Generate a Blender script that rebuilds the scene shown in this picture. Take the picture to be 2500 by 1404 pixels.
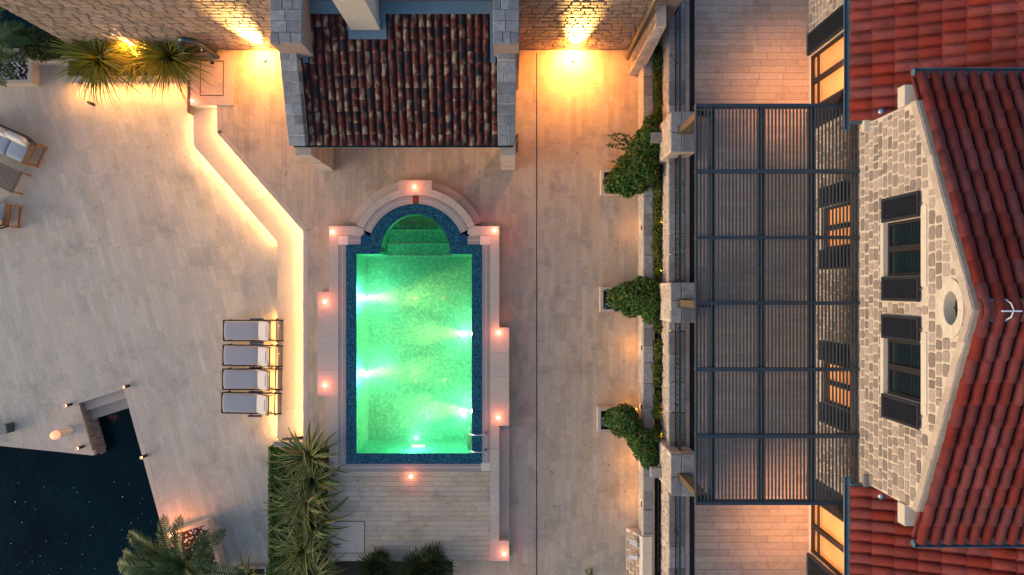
import bpy, math, random
from mathutils import Vector, Matrix
R = math.radians
rnd = random.Random(7)
for o in list(bpy.data.objects): bpy.data.objects.remove(o)
SC = bpy.context.scene
COL = SC.collection

# ------------------------------------------------------------------ camera, sky, sun, exposure
CH = 23.3                       # height of the drone above the pool deck
cam = bpy.data.cameras.new('camera'); cam.lens = 23.49; cam.sensor_width = 36; cam.clip_end = 3000
camo = bpy.data.objects.new('camera', cam); COL.objects.link(camo); camo.location = (0, 0, CH)
SC.camera = camo
W = bpy.data.worlds.new('World'); SC.world = W; W.use_nodes = True
nt = W.node_tree; nt.nodes.clear()
sky = nt.nodes.new('ShaderNodeTexSky'); sky.sky_type = 'NISHITA'; sky.sun_disc = False
SUN_E, SUN_A = R(13), R(252)      # afterglow over the sea, from the left and below
sky.sun_elevation = SUN_E; sky.sun_rotation = SUN_A; sky.air_density = 1.0; sky.dust_density = 2.0; sky.ozone_density = 1.5
bg = nt.nodes.new('ShaderNodeBackground'); bg.inputs['Strength'].default_value = 0.15
wo = nt.nodes.new('ShaderNodeOutputWorld')
nt.links.new(sky.outputs[0], bg.inputs[0]); nt.links.new(bg.outputs[0], wo.inputs[0])
sun = bpy.data.lights.new('sun', 'SUN'); sun.energy = 0.26; sun.angle = R(35); sun.color = (1, .80, .66)
suno = bpy.data.objects.new('sun', sun); COL.objects.link(suno)
suno.rotation_euler = (-Vector((math.sin(SUN_A)*math.cos(SUN_E), math.cos(SUN_A)*math.cos(SUN_E), math.sin(SUN_E)))).to_track_quat('-Z','Y').to_euler()
SC.view_settings.view_transform = 'Standard'; SC.view_settings.look = 'None'
SC.view_settings.exposure = 0.9; SC.view_settings.gamma = 1; SC.view_settings.use_curve_mapping = False
SC.cycles.use_denoising = True
SC.cycles.sample_clamp_indirect = 0.0
SC.cycles.caustics_refractive = False; SC.cycles.caustics_reflective = False
SC.cycles.max_bounces = 8

# ------------------------------------------------------------------ helpers
Z_DECK, Z_TREAD, Z_LOW, Z_SEA, Z_PLAT, Z_TER, Z_PERG = 0.0, -.32, -.64, -1.38, .44, 2.1, 5.2
def P(px, py, z):
    s = 70.0 * CH / (CH - z)
    return Vector(((px - 1250) / s, (702 - py) / s, z))
def P2(px, py, z):
    p = P(px, py, z); return (p.x, p.y)
def PL(pts, z): return [P2(a, b, z) for a, b in pts]

class G:
    def __init__(s): s.v = []; s.f = []
    def add(s, vs, fs):
        n = len(s.v); s.v += [tuple(v) for v in vs]; s.f += [tuple(i + n for i in f) for f in fs]; return s
    def box(s, x0, x1, y0, y1, z0, z1):
        if x0 > x1: x0, x1 = x1, x0
        if y0 > y1: y0, y1 = y1, y0
        if z0 > z1: z0, z1 = z1, z0
        return s.add([(x0,y0,z0),(x1,y0,z0),(x1,y1,z0),(x0,y1,z0),(x0,y0,z1),(x1,y0,z1),(x1,y1,z1),(x0,y1,z1)],
                     [(3,2,1,0),(4,5,6,7),(0,1,5,4),(1,2,6,5),(2,3,7,6),(3,0,4,7)])
    def prism(s, poly, z0, z1):
        a = sum(poly[i][0]*poly[(i+1)%len(poly)][1]-poly[(i+1)%len(poly)][0]*poly[i][1] for i in range(len(poly)))
        if a < 0: poly = poly[::-1]
        n = len(poly)
        return s.add([(x,y,z0) for x,y in poly]+[(x,y,z1) for x,y in poly],
                     [tuple(range(n-1,-1,-1)), tuple(range(n,2*n))]+[(i,(i+1)%n,n+(i+1)%n,n+i) for i in range(n)])
    def bar(s, a, b, w, h, up=(0,0,1)):
        a = Vector(a); b = Vector(b); d = (b-a).normalized(); u = Vector(up)
        r = d.cross(u)
        if r.length < 1e-4: r = d.cross(Vector((1,0,0)))
        r.normalize(); u = r.cross(d)
        r *= w/2; u *= h/2
        vs = [a-r-u,a+r-u,a+r+u,a-r+u,b-r-u,b+r-u,b+r+u,b-r+u]
        return s.add(vs,[(0,1,2,3),(7,6,5,4),(0,4,5,1),(1,5,6,2),(2,6,7,3),(3,7,4,0)])
    def tube(s, pts, r, n=8, cap=True):
        pts = [Vector(p) for p in pts]; rings = []
        prev = None
        for i, p in enumerate(pts):
            d = (pts[min(i+1,len(pts)-1)]-pts[max(i-1,0)]).normalized()
            u = prev if prev is not None else (Vector((0,0,1)) if abs(d.z) < .9 else Vector((1,0,0)))
            x = d.cross(u).normalized(); y = x.cross(d).normalized(); prev = y
            rr = r[i] if isinstance(r,(list,tuple)) else r
            rings.append([p+x*math.cos(2*math.pi*k/n)*rr+y*math.sin(2*math.pi*k/n)*rr for k in range(n)])
        vs = [v for g in rings for v in g]; fs = []
        for i in range(len(rings)-1):
            for k in range(n):
                fs.append((i*n+k,i*n+(k+1)%n,(i+1)*n+(k+1)%n,(i+1)*n+k))
        if cap: fs += [tuple(range(n-1,-1,-1)), tuple((len(rings)-1)*n+k for k in range(n))]
        return s.add(vs,fs)
    def lathe(s, c, prof, n=16):
        vs = []; fs = []
        for r,z in prof:
            for k in range(n): vs.append((c[0]+r*math.cos(2*math.pi*k/n), c[1]+r*math.sin(2*math.pi*k/n), c[2]+z))
        for i in range(len(prof)-1):
            for k in range(n): fs.append((i*n+k,i*n+(k+1)%n,(i+1)*n+(k+1)%n,(i+1)*n+k))
        fs += [tuple(range(n-1,-1,-1)), tuple((len(prof)-1)*n+k for k in range(n))]
        return s.add(vs,fs)
    def rbox(s, x0, x1, y0, y1, z0, z1, b=.05, puff=0.0):
        # cushion: rounded box built as a superellipsoid grid
        cx,cy,cz = (x0+x1)/2,(y0+y1)/2,(z0+z1)/2; hx,hy,hz=(x1-x0)/2,(y1-y0)/2,(z1-z0)/2
        nu,nv=20,10; vs=[];fs=[]
        sp=lambda t,e: math.copysign(abs(t)**e,t)
        for j in range(nv+1):
            ph=-math.pi/2+math.pi*j/nv
            for i in range(nu):
                th=2*math.pi*i/nu
                e1,e2=.35+puff,.28
                vs.append((cx+hx*sp(math.cos(ph),e1)*sp(math.cos(th),e2),cy+hy*sp(math.cos(ph),e1)*sp(math.sin(th),e2),cz+hz*sp(math.sin(ph),.6)))
        for j in range(nv):
            for i in range(nu): fs.append((j*nu+i,j*nu+(i+1)%nu,(j+1)*nu+(i+1)%nu,(j+1)*nu+i))
        return s.add(vs,fs)
    def xf(s, m):
        s.v = [tuple(m @ Vector(v)) for v in s.v]; return s
    def mesh(s, name, mat, smooth=False):
        me = bpy.data.meshes.new(name); me.from_pydata(s.v, [], s.f)
        if mat: me.materials.append(mat)
        if smooth: me.polygons.foreach_set('use_smooth', [True]*len(me.polygons))
        me.update(); return me

def tag(o, label=None, cat=None, group=None, kind=None):
    if label: o['label'] = label
    if cat: o['category'] = cat
    if group: o['group'] = group
    if kind: o['kind'] = kind
    return o
def thing(name, loc, label, cat, group=None, rz=0, kind=None):
    o = bpy.data.objects.new(name, None); COL.objects.link(o); o.location = loc; o.rotation_euler = (0,0,rz)
    o.empty_display_size = .1
    return tag(o, label, cat, group, kind)
def setp(o, p, local=False):
    o.parent = p
    if p.type == 'EMPTY' and not local: o.matrix_parent_inverse = Matrix.Translation(-Vector(p.location))
def ob(name, g, mat, parent=None, local=False, smooth=False, kind=None, label=None):
    me = g if isinstance(g, bpy.types.Mesh) else g.mesh(name, mat, smooth)
    o = bpy.data.objects.new(name, me); COL.objects.link(o)
    if parent: setp(o, parent, local)
    if kind: o['kind'] = kind
    if label: o['label'] = label
    return o
def inst(name, me, mtx, parent):
    o = bpy.data.objects.new(name, me); COL.objects.link(o)
    if parent: setp(o, parent)
    o.matrix_basis = mtx; return o
def light(name, kind, loc, energy, color, parent=None, size=.03, local=False, target=None, spot=60, blend=.6):
    l = bpy.data.lights.new(name, kind); l.energy = energy; l.color = color
    if kind in ('POINT','SPOT'): l.shadow_soft_size = size
    if kind == 'SPOT': l.spot_size = R(spot); l.spot_blend = blend
    o = bpy.data.objects.new(name, l); COL.objects.link(o); o.location = loc
    if target is not None: o.rotation_euler = (Vector(target)-Vector(loc)).to_track_quat('-Z','Y').to_euler()
    if parent: setp(o, parent, local)
    return o

# ------------------------------------------------------------------ materials
def mat(name, c1, c2=None, scale=3.0, rough=.75, var=.0, hue=.0, bump=0.0, bscale=40.0, metal=0.0, spec=.35, stretch=(1,1,1),
        stain=None, stain_amt=.0, stain_scale=1.2, detail=4.0, coat=0):
    m = bpy.data.materials.new(name); m.use_nodes = True; n = m.node_tree.nodes; L = m.node_tree.links
    b = n['Principled BSDF']; b.inputs['Roughness'].default_value = rough; b.inputs['Metallic'].default_value = metal
    b.inputs['Specular IOR Level'].default_value = spec
    geo = n.new('ShaderNodeNewGeometry'); oi = n.new('ShaderNodeObjectInfo')
    add = n.new('ShaderNodeMath'); add.operation = 'ADD'; L.new(geo.outputs['Random Per Island'], add.inputs[0]); L.new(oi.outputs['Random'], add.inputs[1])
    fr = n.new('ShaderNodeMath'); fr.operation = 'FRACT'; L.new(add.outputs[0], fr.inputs[0])
    mp = n.new('ShaderNodeMapping'); L.new(geo.outputs['Position'], mp.inputs['Vector']); mp.inputs['Scale'].default_value = stretch
    off = n.new('ShaderNodeMath'); off.operation = 'MULTIPLY'; off.inputs[1].default_value = 37.0 if var else 0.0; L.new(fr.outputs[0], off.inputs[0])
    cmb = n.new('ShaderNodeCombineXYZ')
    for i in range(3): L.new(off.outputs[0], cmb.inputs[i])
    L.new(cmb.outputs[0], mp.inputs['Location'])
    nz = n.new('ShaderNodeTexNoise'); nz.inputs['Scale'].default_value = scale; nz.inputs['Detail'].default_value = detail; nz.inputs['Roughness'].default_value = .65
    L.new(mp.outputs[0], nz.inputs['Vector'])
    mix = n.new('ShaderNodeMix'); mix.data_type = 'RGBA'; mix.inputs[6].default_value = (*c1,1); mix.inputs[7].default_value = (*(c2 or c1),1)
    rm = n.new('ShaderNodeMapRange'); rm.inputs[1].default_value = .3; rm.inputs[2].default_value = .7; L.new(nz.outputs[0], rm.inputs[0]); L.new(rm.outputs[0], mix.inputs[0])
    out = mix.outputs[2]
    if stain:
        n2 = n.new('ShaderNodeTexNoise'); n2.inputs['Scale'].default_value = stain_scale; n2.inputs['Detail'].default_value = 6; n2.inputs['Roughness'].default_value = .7
        L.new(geo.outputs['Position'], n2.inputs['Vector'])
        r2 = n.new('ShaderNodeMapRange'); r2.inputs[1].default_value = .5; r2.inputs[2].default_value = .75; r2.inputs[4].default_value = stain_amt; L.new(n2.outputs[0], r2.inputs[0])
        mx = n.new('ShaderNodeMix'); mx.data_type = 'RGBA'; mx.inputs[7].default_value = (*stain,1); L.new(out, mx.inputs[6]); L.new(r2.outputs[0], mx.inputs[0]); out = mx.outputs[2]
    if var:
        hs = n.new('ShaderNodeHueSaturation'); L.new(out, hs.inputs['Color'])
        mr = n.new('ShaderNodeMapRange'); mr.inputs[3].default_value = 1-var; mr.inputs[4].default_value = 1+var; L.new(fr.outputs[0], mr.inputs[0]); L.new(mr.outputs[0], hs.inputs['Value'])
        if hue:
            f2 = n.new('ShaderNodeMath'); f2.operation='MULTIPLY'; f2.inputs[1].default_value = 7.31; L.new(fr.outputs[0], f2.inputs[0])
            f3 = n.new('ShaderNodeMath'); f3.operation='FRACT'; L.new(f2.outputs[0], f3.inputs[0])
            m3 = n.new('ShaderNodeMapRange'); m3.inputs[3].default_value = .5-hue; m3.inputs[4].default_value = .5+hue; L.new(f3.outputs[0], m3.inputs[0]); L.new(m3.outputs[0], hs.inputs['Hue'])
            m4 = n.new('ShaderNodeMapRange'); m4.inputs[3].default_value = .88; m4.inputs[4].default_value = 1.1; L.new(f3.outputs[0], m4.inputs[0]); L.new(m4.outputs[0], hs.inputs['Saturation'])
        out = hs.outputs[0]
    L.new(out, b.inputs['Base Color'])
    if bump:
        n3 = n.new('ShaderNodeTexNoise'); n3.inputs['Scale'].default_value = bscale; n3.inputs['Detail'].default_value = 3; L.new(mp.outputs[0], n3.inputs['Vector'])
        bp = n.new('ShaderNodeBump'); bp.inputs['Strength'].default_value = bump; bp.inputs['Distance'].default_value = .02
        L.new(n3.outputs[0], bp.inputs['Height']); L.new(bp.outputs[0], b.inputs['Normal'])
    if coat: b.inputs['Coat Weight'].default_value = coat
    return m
def emat(name, col, strength):
    m = bpy.data.materials.new(name); m.use_nodes = True; n = m.node_tree.nodes; b = n['Principled BSDF']
    b.inputs['Base Color'].default_value = (*[min(1,c) for c in col],1); b.inputs['Emission Color'].default_value = (*col,1); b.inputs['Emission Strength'].default_value = strength
    return m
def ramp_mat(name, stops, scale, stretch, rough=.7, bump=.15, off=53.0):
    m = bpy.data.materials.new(name); m.use_nodes = True; n = m.node_tree.nodes; L = m.node_tree.links; b = n['Principled BSDF']
    b.inputs['Roughness'].default_value = rough; b.inputs['Specular IOR Level'].default_value = .3
    geo = n.new('ShaderNodeNewGeometry'); oi = n.new('ShaderNodeObjectInfo')
    mu = n.new('ShaderNodeMath'); mu.operation='MULTIPLY'; mu.inputs[1].default_value = off; L.new(oi.outputs['Random'], mu.inputs[0])
    cmb = n.new('ShaderNodeCombineXYZ')
    for i in range(3): L.new(mu.outputs[0], cmb.inputs[i])
    mp = n.new('ShaderNodeMapping'); mp.inputs['Scale'].default_value = stretch; L.new(geo.outputs['Position'], mp.inputs['Vector']); L.new(cmb.outputs[0], mp.inputs['Location'])
    nz = n.new('ShaderNodeTexNoise'); nz.inputs['Scale'].default_value = scale; nz.inputs['Detail'].default_value = 1.5; L.new(mp.outputs[0], nz.inputs['Vector'])
    cr = n.new('ShaderNodeValToRGB'); el = cr.color_ramp.elements
    el[0].position, el[0].color = stops[0][0], (*stops[0][1],1); el[1].position, el[1].color = stops[-1][0], (*stops[-1][1],1)
    for p, c in stops[1:-1]: e = el.new(p); e.color = (*c,1)
    L.new(nz.outputs[0], cr.inputs[0]); L.new(cr.outputs[0], b.inputs['Base Color'])
    n3 = n.new('ShaderNodeTexNoise'); n3.inputs['Scale'].default_value = 45; L.new(geo.outputs['Position'], n3.inputs['Vector'])
    bp = n.new('ShaderNodeBump'); bp.inputs['Strength'].default_value = bump; bp.inputs['Distance'].default_value = .02; L.new(n3.outputs[0], bp.inputs['Height']); L.new(bp.outputs[0], b.inputs['Normal'])
    return m
def mosaic_mat(name, cols, scale, rough):
    m = bpy.data.materials.new(name); m.use_nodes = True; n = m.node_tree.nodes; L = m.node_tree.links; b = n['Principled BSDF']
    b.inputs['Roughness'].default_value = rough
    geo = n.new('ShaderNodeNewGeometry'); vo = n.new('ShaderNodeTexVoronoi'); vo.distance = 'CHEBYCHEV'; vo.inputs['Scale'].default_value = scale; vo.inputs['Randomness'].default_value = .25
    L.new(geo.outputs['Position'], vo.inputs['Vector'])
    sp = n.new('ShaderNodeSeparateColor'); L.new(vo.outputs['Color'], sp.inputs[0])
    cr = n.new('ShaderNodeValToRGB'); el = cr.color_ramp.elements; cr.color_ramp.interpolation = 'LINEAR'
    el[0].position, el[0].color = 0, (*cols[0],1); el[1].position, el[1].color = 1, (*cols[-1],1)
    for i, c in enumerate(cols[1:-1]): e = el.new((i+1)/(len(cols)-1)); e.color = (*c,1)
    L.new(sp.outputs[0], cr.inputs[0]); L.new(cr.outputs[0], b.inputs['Base Color'])
    return m
def leaf_mat(name, c1, c2, c3=None, thr=.93, edge=None, trans=.25):
    m = bpy.data.materials.new(name); m.use_nodes = True; n = m.node_tree.nodes; L = m.node_tree.links; b = n['Principled BSDF']
    b.inputs['Roughness'].default_value = .5; b.inputs['Specular IOR Level'].default_value = .3
    geo = n.new('ShaderNodeNewGeometry'); oi = n.new('ShaderNodeObjectInfo')
    add = n.new('ShaderNodeMath'); add.operation='ADD'; L.new(geo.outputs['Random Per Island'], add.inputs[0]); L.new(oi.outputs['Random'], add.inputs[1])
    fr = n.new('ShaderNodeMath'); fr.operation='FRACT'; L.new(add.outputs[0], fr.inputs[0])
    cr = n.new('ShaderNodeValToRGB'); el = cr.color_ramp.elements
    el[0].position, el[0].color = 0,(*c1,1); el[1].position, el[1].color = thr-.05,(*c2,1)
    if c3: e = el.new(thr); e.color = (*c3,1)
    L.new(fr.outputs[0], cr.inputs[0]); out = cr.outputs[0]
    if edge:
        at = n.new('ShaderNodeAttribute'); at.attribute_name = 'edge'
        rm = n.new('ShaderNodeMapRange'); rm.inputs[1].default_value = .6; rm.inputs[2].default_value = .85; L.new(at.outputs['Fac'], rm.inputs[0])
        mx = n.new('ShaderNodeMix'); mx.data_type='RGBA'; mx.inputs[7].default_value = (*edge,1); L.new(out, mx.inputs[6]); L.new(rm.outputs[0], mx.inputs[0]); out = mx.outputs[2]
    L.new(out, b.inputs['Base Color'])
    if trans:
        tr = n.new('ShaderNodeBsdfTranslucent'); L.new(out, tr.inputs[0]); ms = n.new('ShaderNodeMixShader'); ms.inputs[0].default_value = trans
        L.new(b.outputs[0], ms.inputs[1]); L.new(tr.outputs[0], ms.inputs[2]); L.new(ms.outputs[0], n['Material Output'].inputs[0])
    return m

M = {}
M['plank'] = mat('travertine_plank', (.51,.40,.295), (.43,.335,.25), 9, .7, var=.10, hue=.006, bump=.12, bscale=60, stain=(.24,.19,.155), stain_amt=.75, stain_scale=.9)
M['plank_low'] = mat('limestone_plank', (.55,.465,.38), (.475,.40,.33), 9, .72, var=.085, hue=.006, bump=.12, bscale=60, stain=(.27,.235,.205), stain_amt=.65, stain_scale=.8)
M['plank_up'] = mat('terrace_plank', (.41,.315,.265), (.33,.255,.22), 8, .72, var=.12, hue=.01, bump=.15, bscale=50, stain=(.15,.11,.1), stain_amt=.5, stain_scale=1.6)
M['joint'] = mat('joint_grout', (.36,.30,.25), (.30,.25,.21), 8, .9)
M['joint_dark'] = mat('dark_joint', (.12,.09,.08), (.09,.07,.06), 8, .9)
M['coping'] = mat('pale_coping', (.54,.44,.355), (.47,.385,.32), 8, .65, var=.05, bump=.08, bscale=60, stain=(.26,.22,.2), stain_amt=.25, stain_scale=1.5)
M['whitestone'] = mat('white_stone', (.66,.57,.48), (.58,.50,.42), 6, .75, var=.06, bump=.2, bscale=30)
M['greystone'] = mat('grey_coping_stone', (.17,.168,.178), (.285,.275,.275), 7, .8, var=.30, hue=.03, bump=.5, bscale=25, stain=(.42,.40,.38), stain_amt=.4, stain_scale=3)
M['mortar'] = mat('pale_mortar', (.66,.555,.465), (.53,.44,.37), 9, .9, bump=.5, bscale=30)
M['gablestone'] = mat('gable_stone', (.37,.29,.245), (.26,.21,.185), 14, .85, var=.36, hue=.010, bump=.6, bscale=35)
M['wallstone'] = mat('sandstone', (.34,.25,.19), (.25,.185,.14), 12, .85, var=.2, hue=.015, bump=.6, bscale=30)
M['wallmortar'] = mat('sand_mortar', (.24,.18,.13), (.18,.14,.1), 10, .9, bump=.4)
M['lightstone'] = mat('light_wall_stone', (.52,.42,.35), (.42,.34,.28), 9, .85, var=.12, bump=.6, bscale=25)
M['plaster'] = mat('beige_plaster', (.56,.49,.40), (.52,.455,.37), 5, .85, bump=.1)
M['zinc'] = mat('blue_grey_zinc', (.10,.17,.22), (.13,.20,.25), 6, .45, metal=.35, bump=.05, spec=.5)
M['darkzinc'] = mat('dark_gutter_metal', (.035,.06,.08), (.05,.08,.10), 6, .4, metal=.4, spec=.5)
M['steelblue'] = mat('pergola_steel', (.035,.055,.075), (.045,.065,.085), 4, .45, metal=.3, spec=.5, var=.1)
M['slat'] = mat('pergola_slat_steel', (.07,.082,.092), (.085,.095,.10), 4, .5, metal=.2, var=.1)
M['bronze'] = mat('weathered_bronze', (.24,.18,.11), (.16,.12,.08), 8, .5, metal=.5)
M['shutter'] = mat('shutter_paint', (.030,.030,.038), (.037,.036,.043), 6, .75, spec=.08)
M['louvre'] = mat('louvre_gap_shade', (.007,.010,.017), (.009,.013,.020), 6, .8, spec=.05)  # near-black colour standing in for shade between the louvres
M['frame'] = mat('window_frame_paint', (.036,.03,.03), (.03,.026,.027), 6, .75, spec=.08)
M['blackmetal'] = mat('black_metal', (.012,.013,.017), (.02,.02,.024), 8, .4, metal=.3)
M['greymetal'] = mat('grey_metal', (.16,.17,.18), (.2,.21,.22), 6, .4, metal=.5)
M['chrome'] = mat('polished_steel', (.7,.7,.7), (.65,.65,.65), 4, .12, metal=1)
M['whiteplastic'] = mat('white_plastic', (.75,.75,.74), (.7,.7,.7), 4, .4)
M['grate'] = mat('white_grating', (.60,.52,.48), (.55,.48,.44), 4, .5)
M['darkvoid'] = mat('dark_channel', (.018,.018,.02), (.012,.012,.014), 4, .7)
M['soil'] = mat('dark_soil', (.02,.015,.013), (.035,.025,.02), 15, .95, bump=.6)
M['pebble'] = mat('white_pebble', (.55,.55,.58), (.42,.42,.46), 5, .6, var=.25)
M['terra'] = mat('red_roof_tile', (.20,.036,.032), (.145,.028,.026), 5, .9, var=.15, hue=.004, bump=.35, bscale=45, stain=(.04,.016,.018), stain_amt=.7, stain_scale=2.2, spec=.2)
M['ridge'] = mat('orange_ridge_tile', (.30,.07,.032), (.20,.045,.025), 6, .75, var=.12, bump=.3, bscale=45)
M['pavtile'] = ramp_mat('mottled_roof_tile', [(.30,(.008,.011,.018)),(.41,(.012,.015,.022)),(.45,(.07,.013,.012)),(.52,(.13,.024,.016)),(.57,(.085,.035,.032)),(.62,(.20,.14,.095)),(.68,(.26,.20,.135)),(.76,(.13,.10,.085))], 3.2, (1.5,.9,1), off=71)
M['pan'] = mat('red_pan_tile', (.10,.022,.016), (.06,.014,.012), 5, .8)
M['poolblue'] = mosaic_mat('blue_mosaic', [(.002,.022,.05),(.004,.05,.095),(.008,.085,.14),(.018,.125,.165)], 24, .22)
M['poolbase'] = mosaic_mat('pale_mosaic', [(.03,.36,.25),(.06,.48,.34),(.13,.57,.41),(.34,.70,.50)], 24, .4)
M['bluetile'] = mat('plain_blue_tile', (.008,.05,.12), (.01,.06,.14), 5, .3)
M['fabric'] = mat('grey_sling_fabric', (.385,.365,.385), (.345,.33,.35), 60, .9, bump=.15, bscale=200)
M['cream'] = mat('cream_canvas', (.62,.56,.54), (.57,.51,.49), 30, .9, bump=.15, bscale=120)
M['greyfab'] = mat('grey_upholstery', (.33,.36,.40), (.28,.31,.35), 30, .95, bump=.2, bscale=90)
M['whitefab'] = mat('white_cushion', (.60,.55,.50), (.52,.48,.45), 20, .95, bump=.2, bscale=60)
M['teak'] = mat('teak', (.29,.125,.042), (.19,.08,.028), 10, .55, stretch=(1,1,1), bump=.1)
M['weathered'] = mat('weathered_teak', (.17,.12,.10), (.12,.085,.075), 14, .75, var=.15)
M['darkwood'] = mat('dark_wood', (.07,.04,.03), (.05,.03,.02), 10, .6)
M['bark'] = mat('palm_bark', (.09,.06,.04), (.05,.035,.025), 18, .95, bump=.8, bscale=30)
M['orange_lit'] = emat('lit_lantern_glass', (1,.55,.30), 12)
M['led'] = emat('warm_led_strip', (1,.60,.22), 95)
M['ledp'] = emat('planter_led_strip', (1,.52,.14), 120)
M['bulb'] = emat('bollard_glow', (1,.5,.25), 2.2)
M['globe'] = emat('globe_glow', (1,.40,.22), .48)
M['lamphot'] = emat('pool_lamp_lens', (1,.85,.5), 12)
M['room'] = None
def room_mat():  # emissive stand-in for the lit room behind the glass
    m = bpy.data.materials.new('lit_room_glow'); m.use_nodes = True; n = m.node_tree.nodes; L = m.node_tree.links; b = n['Principled BSDF']
    b.inputs['Base Color'].default_value = (.5,.25,.1,1); geo = n.new('ShaderNodeNewGeometry'); nz = n.new('ShaderNodeTexNoise'); nz.inputs['Scale'].default_value = 1.2; nz.inputs['Detail'].default_value = 5
    L.new(geo.outputs['Position'], nz.inputs['Vector']); cr = n.new('ShaderNodeValToRGB'); el = cr.color_ramp.elements
    el[0].position, el[0].color = .3,(.62,.17,.03,1); el[1].position, el[1].color = .7,(1,.34,.09,1); L.new(nz.outputs[0], cr.inputs[0])
    L.new(cr.outputs[0], b.inputs['Emission Color']); b.inputs['Emission Strength'].default_value = .5; b.inputs['Roughness'].default_value = .9
    return m
M['room'] = room_mat()
def glass_mat():
    m = bpy.data.materials.new('dark_window_glass'); m.use_nodes = True; b = m.node_tree.nodes['Principled BSDF']
    b.inputs['Base Color'].default_value = (.008,.015,.02,1); b.inputs['Roughness'].default_value = .04; b.inputs['Specular IOR Level'].default_value = .4
    return m
M['glass'] = glass_mat()
def clear_glass():
    m = bpy.data.materials.new('clear_window_glass'); m.use_nodes = True; n = m.node_tree.nodes; L = m.node_tree.links; n.clear()
    o = n.new('ShaderNodeOutputMaterial'); t = n.new('ShaderNodeBsdfTransparent'); g = n.new('ShaderNodeBsdfGlossy'); g.inputs['Roughness'].default_value = .05
    mx = n.new('ShaderNodeMixShader'); mx.inputs[0].default_value = .06; L.new(t.outputs[0], mx.inputs[1]); L.new(g.outputs[0], mx.inputs[2]); L.new(mx.outputs[0], o.inputs[0])
    return m
M['clear'] = clear_glass()
def water_mat():
    m = bpy.data.materials.new('pool_water'); m.use_nodes = True; n = m.node_tree.nodes; L = m.node_tree.links; b = n['Principled BSDF']
    b.inputs['Base Color'].default_value = (.9,1,.95,1); b.inputs['Roughness'].default_value = 0.0; b.inputs['IOR'].default_value = 1.33; b.inputs['Transmission Weight'].default_value = 1
    geo = n.new('ShaderNodeNewGeometry'); nz = n.new('ShaderNodeTexNoise'); nz.inputs['Scale'].default_value = 18; nz.inputs['Detail'].default_value = 2; L.new(geo.outputs['Position'], nz.inputs['Vector'])
    bp = n.new('ShaderNodeBump'); bp.inputs['Strength'].default_value = .45; bp.inputs['Distance'].default_value = .012; L.new(nz.outputs[0], bp.inputs['Height']); L.new(bp.outputs[0], b.inputs['Normal'])
    return m
M['water'] = water_mat()
def water_volume():
    m = bpy.data.materials.new('pool_water_body'); m.use_nodes = True; n = m.node_tree.nodes; n.clear()
    o = n.new('ShaderNodeOutputMaterial'); v = n.new('ShaderNodeVolumeScatter'); v.inputs['Color'].default_value = (.95,1,.9,1); v.inputs['Density'].default_value = .12; v.inputs['Anisotropy'].default_value = .0
    m.node_tree.links.new(v.outputs[0], o.inputs['Volume']); return m
M['watervol'] = water_volume()
def sea_mat():
    m = bpy.data.materials.new('sea_water'); m.use_nodes = True; n = m.node_tree.nodes; L = m.node_tree.links; b = n['Principled BSDF']
    b.inputs['Roughness'].default_value = .12; b.inputs['IOR'].default_value = 1.33; b.inputs['Specular IOR Level'].default_value = .15
    geo = n.new('ShaderNodeNewGeometry'); nz = n.new('ShaderNodeTexNoise'); nz.inputs['Scale'].default_value = .35; nz.inputs['Detail'].default_value = 5; L.new(geo.outputs['Position'], nz.inputs['Vector'])
    cr = n.new('ShaderNodeValToRGB'); el = cr.color_ramp.elements; el[0].position, el[0].color = .35,(.0006,.006,.014,1); el[1].position, el[1].color = .7,(.0012,.018,.022,1); L.new(nz.outputs[0], cr.inputs[0]); L.new(cr.outputs[0], b.inputs['Base Color'])
    n3 = n.new('ShaderNodeTexNoise'); n3.inputs['Scale'].default_value = 4; n3.inputs['Detail'].default_value = 4; L.new(geo.outputs['Position'], n3.inputs['Vector'])
    bp = n.new('ShaderNodeBump'); bp.inputs['Strength'].default_value = .3; bp.inputs['Distance'].default_value = .05; L.new(n3.outputs[0], bp.inputs['Height']); L.new(bp.outputs[0], b.inputs['Normal'])
    return m
M['sea'] = sea_mat()
M['ivy'] = leaf_mat('ivy_leaf', (.02,.06,.008), (.07,.15,.022), (.22,.12,.02), .985)
M['ivy2'] = leaf_mat('trough_ivy_leaf', (.04,.07,.01), (.11,.15,.02), (.30,.16,.02), .96)
M['hedge'] = leaf_mat('hedge_leaf', (.03,.085,.008), (.07,.15,.018), None)
M['shrub'] = leaf_mat('shrub_leaf', (.018,.035,.006), (.045,.07,.012), None)
M['core'] = mat('foliage_shade', (.012,.026,.006), (.02,.035,.008), 8, .95)  # dark colour standing in for the shade deep inside foliage
M['flax'] = leaf_mat('variegated_flax', (.018,.052,.02), (.055,.11,.035), (.20,.10,.03), .93, edge=(.46,.40,.11))
M['flaxg'] = leaf_mat('green_flax', (.09,.13,.015), (.19,.21,.03), (.26,.17,.03), .95, edge=(.21,.22,.035), trans=.4)
M['palm'] = leaf_mat('palm_leaflet', (.026,.052,.008), (.068,.10,.018), None, trans=.12)
M['fan'] = leaf_mat('fan_palm_leaf', (.014,.032,.010), (.04,.068,.02), None)
M['stem'] = mat('vine_stem', (.06,.045,.02), (.08,.06,.03), 10, .8)
M['foam'] = mat('sea_fleck', (.35,.40,.44), (.28,.33,.38), 5, .7)

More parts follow.
